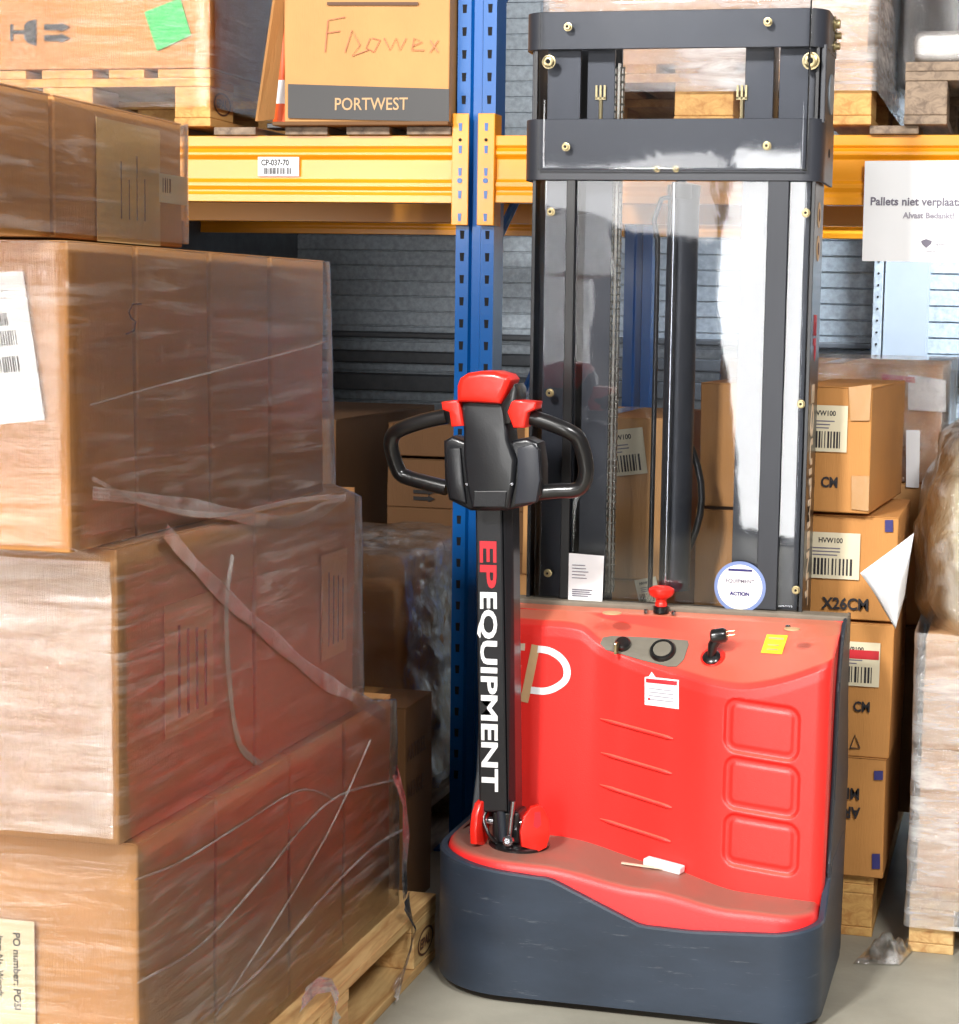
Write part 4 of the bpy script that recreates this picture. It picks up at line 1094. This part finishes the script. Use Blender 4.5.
hp2 = uplate('head_plate', 1.952, 2.030, -1.074, -.430, YP0, 4.06)
part('side_cheek', MB().box(-.443, -.432, YP0+.02, 4.055, 1.80, 1.96, .002), 'plate', mast)
part('side_cheek', MB().box(-1.058, -1.047, YP0+.02, 4.055, 1.80, 1.96, .002), 'plate', mast)
part('plate_hole', MB().lathe([(.009, 0), (.009, .001)], (-.4298, 3.975, 1.745), (1, 0, 0), 16), 'hole', hp1)
# clear guards: lower sheet and a smaller upper sheet, slightly wavy
def guard(nm, x0, x1, z0, z1, Y, amp, seed):
    def fn(u, v):
        x = lerp(x0, x1, u); z = lerp(z0, z1, v)
        return Vector((x, Y+amp*noise.noise(Vector((x*3+seed, z*1.3, 0)))+amp*.12*noise.noise(Vector((x*9, z*4+seed, 2))), z))
    return part(nm, MB().grid(fn, 40, 60), 'poly', mast, smooth=80, solid=.003)
gd = guard('clear_guard', -1.034, -.453, .775, 1.70, 3.882, .003, 3)
part('guard_rail', MB().box(atY(565, 300, 3.876).x, atY(574, 300, 3.876).x, 3.872, 3.878, .78, 1.69, .0015), 'rubber', mast)
part('guard_rail', MB().box(atY(765, 300, 3.876).x, atY(786, 300, 3.876).x, 3.872, 3.878, .78, 1.69, .0015), 'mast_steel', mast)
gd['label'] = 'large clear plastic guard sheet'
g2 = guard('clear_guard', -1.034, -.462, 1.70, 2.05, 3.858, .002, 8)
def bolt(px, py, Y, s=1.0, parent=None, nm='bolt'):
    c = atY(px, py, Y)
    b = part(nm, MB().lathe([(.0095*s, 0), (.0095*s, .002), (.0075*s, .0022), (.0075*s, .009), (.0065*s, .010), (.0035*s, .010), (.0032*s, .006)], c, (0, -1, 0), 18), 'brass', parent or mast, smooth=35)
    part('socket', MB().lathe([(.003*s, .0062), (.003*s, .0068)], c, (0, -1, 0), 8), 'hole', b)
    return b
for p in ((551, 212), (550, 393), (548, 573), (806, 213), (801, 404), (796, 590)): bolt(*p, 3.874, .95, gd)
for p in ((568, 27), (768, 22), (566, 147), (767, 146)): bolt(*p, 3.853, .95, g2)
for p in ((657, 169), (676, 169)): bolt(*p, YP0-.001, .75, hp1, 'rivet')
bolt(549, 62, 3.87, 1.55); bolt(811, 61, 3.87, 1.9)
# side bolt cluster top right
for dz, dy, s in ((0, 0, 1.6), (-.02, .03, 1.2), (-.045, .01, 1.2)):
    part('side_bolt', MB().lathe([(.010*s, 0), (.010*s, .003), (.006*s, .003), (.006*s, .012), (.0045*s, .013)], (-.4295, 3.99+dy, 2.015+dz), (1, 0, 0), 16), 'brass', mast, smooth=35)
part('side_disc', MB().lathe([(.042, 0), (.042, .003), (.03, .004)], (-.4318, 3.985, 1.868), (1, 0, 0), 28), 'galv', mast, smooth=35)
# chains: leaf links as alternating plates
def chainm(x, Y, z0, z1):
    root = part('lift_chain', MB().box(x-.0025, x+.0025, Y-.006, Y+.006, z0, z1), 'chain', mast)
    n = int((z1-z0)/.0155); li = None
    mb = MB()
    for i in range(n):
        z = z0+i*.0155
        for s in (-1, 1):
            mb.box(x+s*.008-.0022, x+s*.008+.0022, Y-.007, Y+.007, z+.001, z+.0135, .001)
        mb.tube([(x-.012, Y-.001, z+.0145), (x+.012, Y-.001, z+.0145)], .0028, 6)
    part('chain_links', mb, 'chain', root)
    return root
cxl = atY(613, 400, YM+.03).x; cxr = atY(745, 400, YM+.03).x
chainm(cxl, YM+.03, .79, 1.93); chainm(cxr, YM+.03, .79, 1.93)
for px in (601, 742):       # chain anchors
    c = atY(px, 98, YM+.02)
    mb = MB().tube([c+Vector((0, 0, -.055)), c], .0045, 10)
    for dx in (-.009, 0, .009): mb.box(c.x+dx-.0022, c.x+dx+.0022, c.y-.006, c.y+.006, c.z-.002, c.z+.026)
    mb.box(c.x-.0115, c.x+.0115, c.y-.006, c.y+.006, c.z-.004, c.z+.001)
    part('chain_anchor', mb, 'brass', mast)
# hydraulic cylinder, hose
hc = atY(679, 300, YM+.05).x
cy = part('lift_cylinder', MB().lathe([(.034, 0), (.034, .85), (.036, .86), (.036, .875), (.02, .88)], (hc+.004, YM+.055, .80)), 'mast_steel', mast, smooth=40)
part('piston_rod', MB().lathe([(.0125, 0), (.0125, .1)], (hc-.002, YM+.055, 1.60)), 'chrome', cy, smooth=40)
part('cylinder_rail', MB().tube([(hc-.008, YM+.016, .80), (hc-.008, YM+.016, 1.68)], .0075, 12), 'chrome', cy, smooth=40)
part('cylinder_cap', MB().lathe([(.022, 0), (.024, .004), (.024, .03), (.018, .034)], (hc+.003, YM+.03, 1.645)), 'rubber', cy, smooth=40)
part('hose', MB().tube([(hc-.045, YM+.03, .80+.05*k) for k in range(15)]+[(hc-.046, YM+.03, 1.56), (hc-.055, YM+.03, 1.60), (hc-.04, YM+.03, 1.645), (hc, YM+.03, 1.655)], .0055, 10), 'rubber', cy, smooth=60)
part('hose', MB().tube([(-.745+.06*math.sin(t/10*PI), YM+.085, .82+t*.036) for t in range(11)], .008, 10), 'rubber', mast, smooth=60)
# carriage behind the mast and the forks inside the pallet
cg = part('fork_carriage', MB().box(-1.0, -.49, YM+.142, YM+.156, .05, .30, .002), 'black', ST)
for x in (-.955, -.66):
    mb = MB().poly([Vector((x, YM+.157, .024)), Vector((x, YM+.157, .30)), Vector((x, YM+.185, .30)), Vector((x, YM+.185, .085)), Vector((x, 5.05, .085)), Vector((x, 5.15, .035)), Vector((x, 5.15, .024))],
                   [Vector((x+.15, YM+.157, .024)), Vector((x+.15, YM+.157, .30)), Vector((x+.15, YM+.185, .30)), Vector((x+.15, YM+.185, .085)), Vector((x+.15, 5.05, .085)), Vector((x+.15, 5.15, .035)), Vector((x+.15, 5.15, .024))])
    part('fork', mb, 'black', cg)
# sticker card and round sticker on the guard
Yk = 3.872
cd = part('data_card', MB().pxprism([(569, 553), (604, 556), (602, 605), (568, 602)], Yk, Yk+.001), 'white', gd)
part('print', lines(atY(572, 596, Yk-.001), X_, Z_, .055, .018, 4, 3, fill=.5), 'ink_grey', cd)
part('print', lines(atY(572, 578, Yk-.001), X_, Z_, .05, .035, 5, 4, fill=.22), 'ink_grey', cd)
rc = atY(740, 587, Yk)
rs = part('round_sticker', MB().lathe([(.0555, 0), (.0555, .001)], rc, (0, -1, 0), 48), 'ink_blue_ring' if 'ink_blue_ring' in M else 'blue', gd)
M['pale_ring'] = mat('pale_ring', lin((120, 140, 190)), rough=.5); rs.data.materials[0] = M['pale_ring']
rs2 = part('sticker_face', MB().lathe([(.048, 0), (.048, .0006)], rc+Vector((0, -.0011, 0)), (0, -1, 0), 48), 'white', rs)
part('sticker_text', text_mb('EQUIPMENT', .0115, rc+Vector((0, -.0022, .009)), X_, Z_, .0002, .0003, 'CENTER'), 'ink_grey', rs2)
part('sticker_text', text_mb('ACTION', .011, rc+Vector((0, -.0022, -.018)), X_, Z_, .0002, .0006, 'CENTER'), 'ink_blue', rs2)
part('sticker_bar', sheet(rc+Vector((-.026, -.002, .034)), X_, Z_, .052, .005, .0004), 'ink_blue', rs2)

# --- tiller
YT = 3.60
til = part('tiller', MB().poly(*[[Vector((p.x+dx, y, p.z)) for p in (atY(475, 505, YT), atY(502, 505, YT), atY(507, 812, YT), atY(479, 812, YT))] for y, dx in ((YT, 0), (YT+.055, 0))], .004), 'black', ST, label='black steering arm with lettering')
w0 = atY(502, 505, YT); w1 = atY(507, 812, YT); w2 = atY(514, 812, YT+.02)
part('arm_spine', MB().poly([atY(503, 505, YT+.001), atY(513, 505, YT+.02), atY(516, 815, YT+.02), atY(508, 815, YT+.001)], [Vector((p.x, YT+.07, p.z)) for p in (atY(503, 505, YT+.001), atY(513, 505, YT+.02), atY(516, 815, YT+.02), atY(508, 815, YT+.001))], .002), 'black', til)
dirn = (atY(491, 790, YT)-atY(489, 540, YT)).normalized()
upn = Vector((-dirn.z, 0, dirn.x)); upn = upn if upn.x > 0 else -upn
o1 = atY(480.5, 540, YT-.0012); 
def fit_text(s, a, b, capx, m, nm, bold=.0013):
    """text running from pixel row a to b down the arm, cap height capx pixels"""
    p = atY(lerp(480.3, 482.3, (a-540)/250), a, YT-.0016); q = atY(lerp(480.3, 482.3, (b-540)/250), b, YT-.0016)
    d = (q-p); L_n = d.length; d.normalize(); u = Vector((-d.z, 0, d.x)); u = u if u.x > 0 else -u
    size = capx*.00195/.69
    t0 = text_mb(s, size, (0, 0, 0), X_, Z_, .0006, bold); xs = [v.co.x for v in t0.bm.verts]; wid = max(xs)-min(xs); mn = min(xs); t0.bm.free()
    sc_ = L_n/wid
    return part(nm, text_mb(s, size, p-d*mn*sc_, d, u, .0006, bold, sx=sc_), m, til)
fit_text('EP', 541, 588, 17, 'ink_red', 'brand_letters'); fit_text('EQUIPMENT', 592, 791, 17, 'white', 'brand_letters')
# head
YH = 3.55
hb = MB().pxprism([(443, 441), (452, 436), (462, 440), (476, 446), (504, 446), (514, 440), (526, 438), (538, 443), (541, 465), (541, 495), (530, 505), (505, 511), (470, 511), (448, 500), (444, 480)], YH+.012, YH+.075, .008, 3)
head = part('handle_head', hb, 'black', til, smooth=35)
nb = MB().pxprism([(461, 402), (470, 400), (500, 402), (505, 406), (508, 440), (515, 460), (513, 485), (508, 509), (471, 509), (466, 485), (463, 455), (463, 430)], YH-.008, YH+.07, .007, 3)
part('center_cover', nb, 'black', head, smooth=35)
part('side_wing', MB().pxprism([(517, 448), (532, 444), (538, 450), (540, 480), (536, 502), (514, 505), (517, 480)], YH+.004, YH+.03, .004, 2), 'plate', head, smooth=35)
part('side_wing', MB().pxprism([(448, 448), (460, 448), (463, 480), (466, 504), (450, 498), (446, 470)], YH+.004, YH+.03, .004, 2), 'black', head, smooth=35)
for px in (467, 512): part('screw', MB().lathe([(.003, 0), (.003, .003)], atY(px, 484, YH-.008), (0, -1, 0), 10), 'chrome', head)
part('seam_plate', MB().pxprism([(474, 491), (507, 491), (505, 507), (473, 507)], YH-.011, YH-.006, .0015), 'black', head)
# red belly button cap
def cap(u, v):
    a = -PI*.5+u*PI; 
    return None
mb = MB().pxprism([(456, 402), (456, 386), (459, 378), (467, 373), (480, 371), (494, 371.5), (506, 375), (510, 380), (505, 392), (499, 404), (480, 403)], YH-.03, YH+.055, .012, 4)
part('red_cap', mb, 'red_clean', head, smooth=40, label='bright red rounded cap')
part('cap_side', MB().pxprism([(500, 404), (508, 394), (514, 384), (517, 390), (516, 408), (510, 424), (504, 424)], YH-.016, YH+.06, .004, 2), 'rubber', head, smooth=40)
# thumb rockers
part('thumb_switch', MB().pxprism([(441, 402), (456, 400), (459, 402), (463, 426), (451, 427), (449, 412), (442, 410)], YH-.015, YH+.04, .004, 3), 'red_clean', head, smooth=40)
part('thumb_switch', MB().pxprism([(511, 402), (515, 400), (536, 402), (535, 409), (527, 413), (524, 428), (513, 428), (507, 412)], YH-.02, YH+.035, .004, 3), 'red_clean', head, smooth=40)
# loop grips
lp = [(447, 416, .02), (424, 421, .022), (403, 428, .024), (394, 434, .028), (391, 443, .032), (393, 455, .036), (397, 467, .04), (401, 474, .042), (409, 478, .042), (427, 483, .04), (447, 488, .038)]
lp_old = [(452, 415, .02), (430, 419, .022), (408, 426, .024), (396, 432, .03), (391, 443, .035), (394, 458, .04), (400, 472, .042), (409, 481, .042), (425, 486, .04), (447, 491, .038)]
rp = [(524, 415, .02), (546, 422, .022), (566, 430, .024), (577, 437, .03), (582, 448, .034), (585, 460, .038), (586, 472, .04), (583, 484, .042), (575, 490, .042), (557, 491, .04), (535, 493, .038)]
rp_old = [(520, 414, .02), (540, 420, .022), (560, 430, .024), (574, 440, .03), (582, 452, .035), (585, 468, .04), (580, 481, .042), (570, 488, .042), (555, 492, .04), (535, 495, .038)]
for pth in (lp, rp):
    part('loop_grip', MB().tube(spline([atY(x, y, YH+d) for x, y, d in pth], 6), [.0158]*(6*10+1), 16), 'rubber', head, smooth=60)
# pivot at the foot
zt = ledge_z(-.99)
pc = Vector((-.992, 3.635, zt-.002))
part('turntable', MB().lathe([(.064, 0), (.064, .006), (.058, .009), (.03, .010)], pc), 'rubber', til, smooth=40)
part('pivot_block', MB().box(-1.045, -.985, 3.61, 3.67, zt+.005, zt+.075, .006), 'rubber', til)
part('pivot_pin', MB().tube([(-1.075, 3.62, zt+.05), (-.955, 3.625, zt+.05)], .009, 14), 'chrome', til, smooth=40)
part('gas_spring', MB().tube([(-1.02, 3.615, zt+.012), (-1.028, 3.61, zt+.10)], .010, 12), 'side_metal', til, smooth=40)
part('gas_spring', MB().tube([(-1.005, 3.60, zt+.012), (-.998, 3.605, zt+.10)], .005, 12), 'chrome', til, smooth=40)
part('cable', MB().tube(spline([(-1.05, 3.62, zt+.09), (-1.06, 3.60, zt+.06), (-1.045, 3.59, zt+.03), (-1.03, 3.60, zt+.01)]), .004, 8), 'rubber', til, smooth=60)
part('nut', MB().lathe([(.011, 0), (.011, .012), (.006, .016)], (-1.0, 3.585, zt+.022), (0, -1, .2), 12), 'chrome', til, smooth=30)
def bracket(cx, cy, ang, s=1):
    """rounded red bracket plate standing on the ledge, turned by ang"""
    s = 1; pr = [(a_*.82, b_) for a_, b_ in [(-.034, .0), (-.038, .03), (-.03, .062), (-.012, .082), (.008, .086), (.02, .08), (.036, .055), (.038, .02), (.03, -.004), (.01, -.012)]]
    d = Vector((math.cos(ang), math.sin(ang), 0)); n = Vector((-d.y, d.x, 0))*.008
    c = Vector((cx, cy, zt+.012))
    lo = [c+d*a*s+Vector((0, 0, b))*s-n for a, b in pr]; hi = [p+2*n for p in lo]
    b = part('pivot_bracket', MB().poly(lo, hi, .003), 'red_clean', til, smooth=35)
    c2 = c+d*.002+Vector((0, 0, .045))
    q = [(-.004, .028), (.008, .028), (.010, .0), (.002, -.008), (-.006, -.002)]
    lo = [c2+d*a_+Vector((0, 0, b_))-n*1.05 for a_, b_ in q]; hi = [p+n*2.1 for p in lo]
    part('slot', MB().poly(lo, hi), 'ink_red', b)
    return b
bracket(-.95, 3.60, math.radians(25)); bracket(-1.068, 3.60, math.radians(80))

# small things lying on the ledge
def ledge_pt(px, py):
    d = ray(px, py); 
    z = .27
    for _ in range(8):
        t = (z-H)/d.z; z = ledge_z(d.x*t)
    return Vector((d.x*t, d.y*t, z))
a = ledge_pt(644, 866); b = ledge_pt(681, 876)
dd = (b-a); dd.z = 0; L_n = dd.length; ang = math.atan2(dd.y, dd.x); sl = math.atan2(ledge_z(b.x)-ledge_z(a.x), L_n)
fb = part('foam_block', MB().box(0, L_n, -.012, .014, .0015, .017, .003), 'white')
fb.location = a+Vector((0, .012, .001)); fb.location += Vector((math.cos(ang), math.sin(ang), 0))*L_n/2; fb.location.z = (a.z+b.z)/2+.001; fb.rotation_euler = (0, -sl, ang)
tag(fb, 'small white rectangular block lying on the red ledge', 'block')
a = ledge_pt(621, 864); b = ledge_pt(664, 870)
dd = (b-a); dd.z = 0; L_n = dd.length; ang = math.atan2(dd.y, dd.x); sl = math.atan2(ledge_z(b.x)-ledge_z(a.x), L_n)
mb = MB().box(0, L_n, -.004, .005, 0, .003, .001)
fb = part('plastic_strip', mb, 'dusty_white'); fb.location = (a+b)/2; fb.location.z = (a.z+b.z)/2+.001; fb.rotation_euler = (0, -sl, ang)
tag(fb, 'thin pale plastic strip lying on the dusty ledge in front of the white block', 'strip')

# ------------------------------------------------------------------ light
w = bpy.data.worlds.new('world'); SC.world = w; w.use_nodes = True
wn = w.node_tree.nodes; wl = w.node_tree.links
bgn = wn['Background']; bgn.inputs[0].default_value = (1, .97, .93, 1); bgn.inputs[1].default_value = .13
def area(name, loc, target, sx, sy, power, col=(1, 1, 1)):
    d = bpy.data.lights.new(name, 'AREA'); d.shape = 'RECTANGLE'; d.size = sx; d.size_y = sy; d.energy = power; d.color = col
    o = bpy.data.objects.new(name, d); COL.objects.link(o); o.location = loc
    o.rotation_euler = (Vector(target)-Vector(loc)).to_track_quat('-Z', 'Y').to_euler()
    return o
# loading door behind the camera, high window strip beside it, open side door at left, two unseen lamps added to brighten the front, roof light at the rear
area('door_daylight', (-1.2, -3.5, 1.2), (-1.2, 5, 1.2), 1.1, 2.3, 95, (1, .99, .97))
area('window_strip_daylight', (-3.4, -3.5, 2.12), (-3.4, 5, 2.12), 3.2, .4, 26, (1, .98, .96))
area('side_door_daylight', (-4.4, -1.6, 1.35), (-1.2, 3.8, 1.0), 2.4, 2.4, 250, (1, .98, .95))
area('added_front_light', (-1.75, -.5, 3.8), (-.8, 4.0, .7), .5, .5, 320, (1, .98, .94))  # unseen lamp added to lift the under-lit stacker
area('added_front_light', (1.3, .2, 3.8), (-.2, 4.2, 1.0), .9, .9, 185, (1, .99, .97))  # second unseen lamp, added to brighten the sign and right side
r_ = area('roof_light_rear', (.6, 5.9, 3.3), (-.2, 7.4, 1.4), 1.2, .8, 52, (.88, .95, 1)); r_.data.spread = math.radians(55)

SC.view_settings.view_transform = 'Standard'; SC.view_settings.look = 'None'
SC.view_settings.gamma = 1; SC.view_settings.use_curve_mapping = False
SC.view_settings.exposure = 0.0
SC.cycles.transparent_max_bounces = 24; SC.cycles.max_bounces = 8
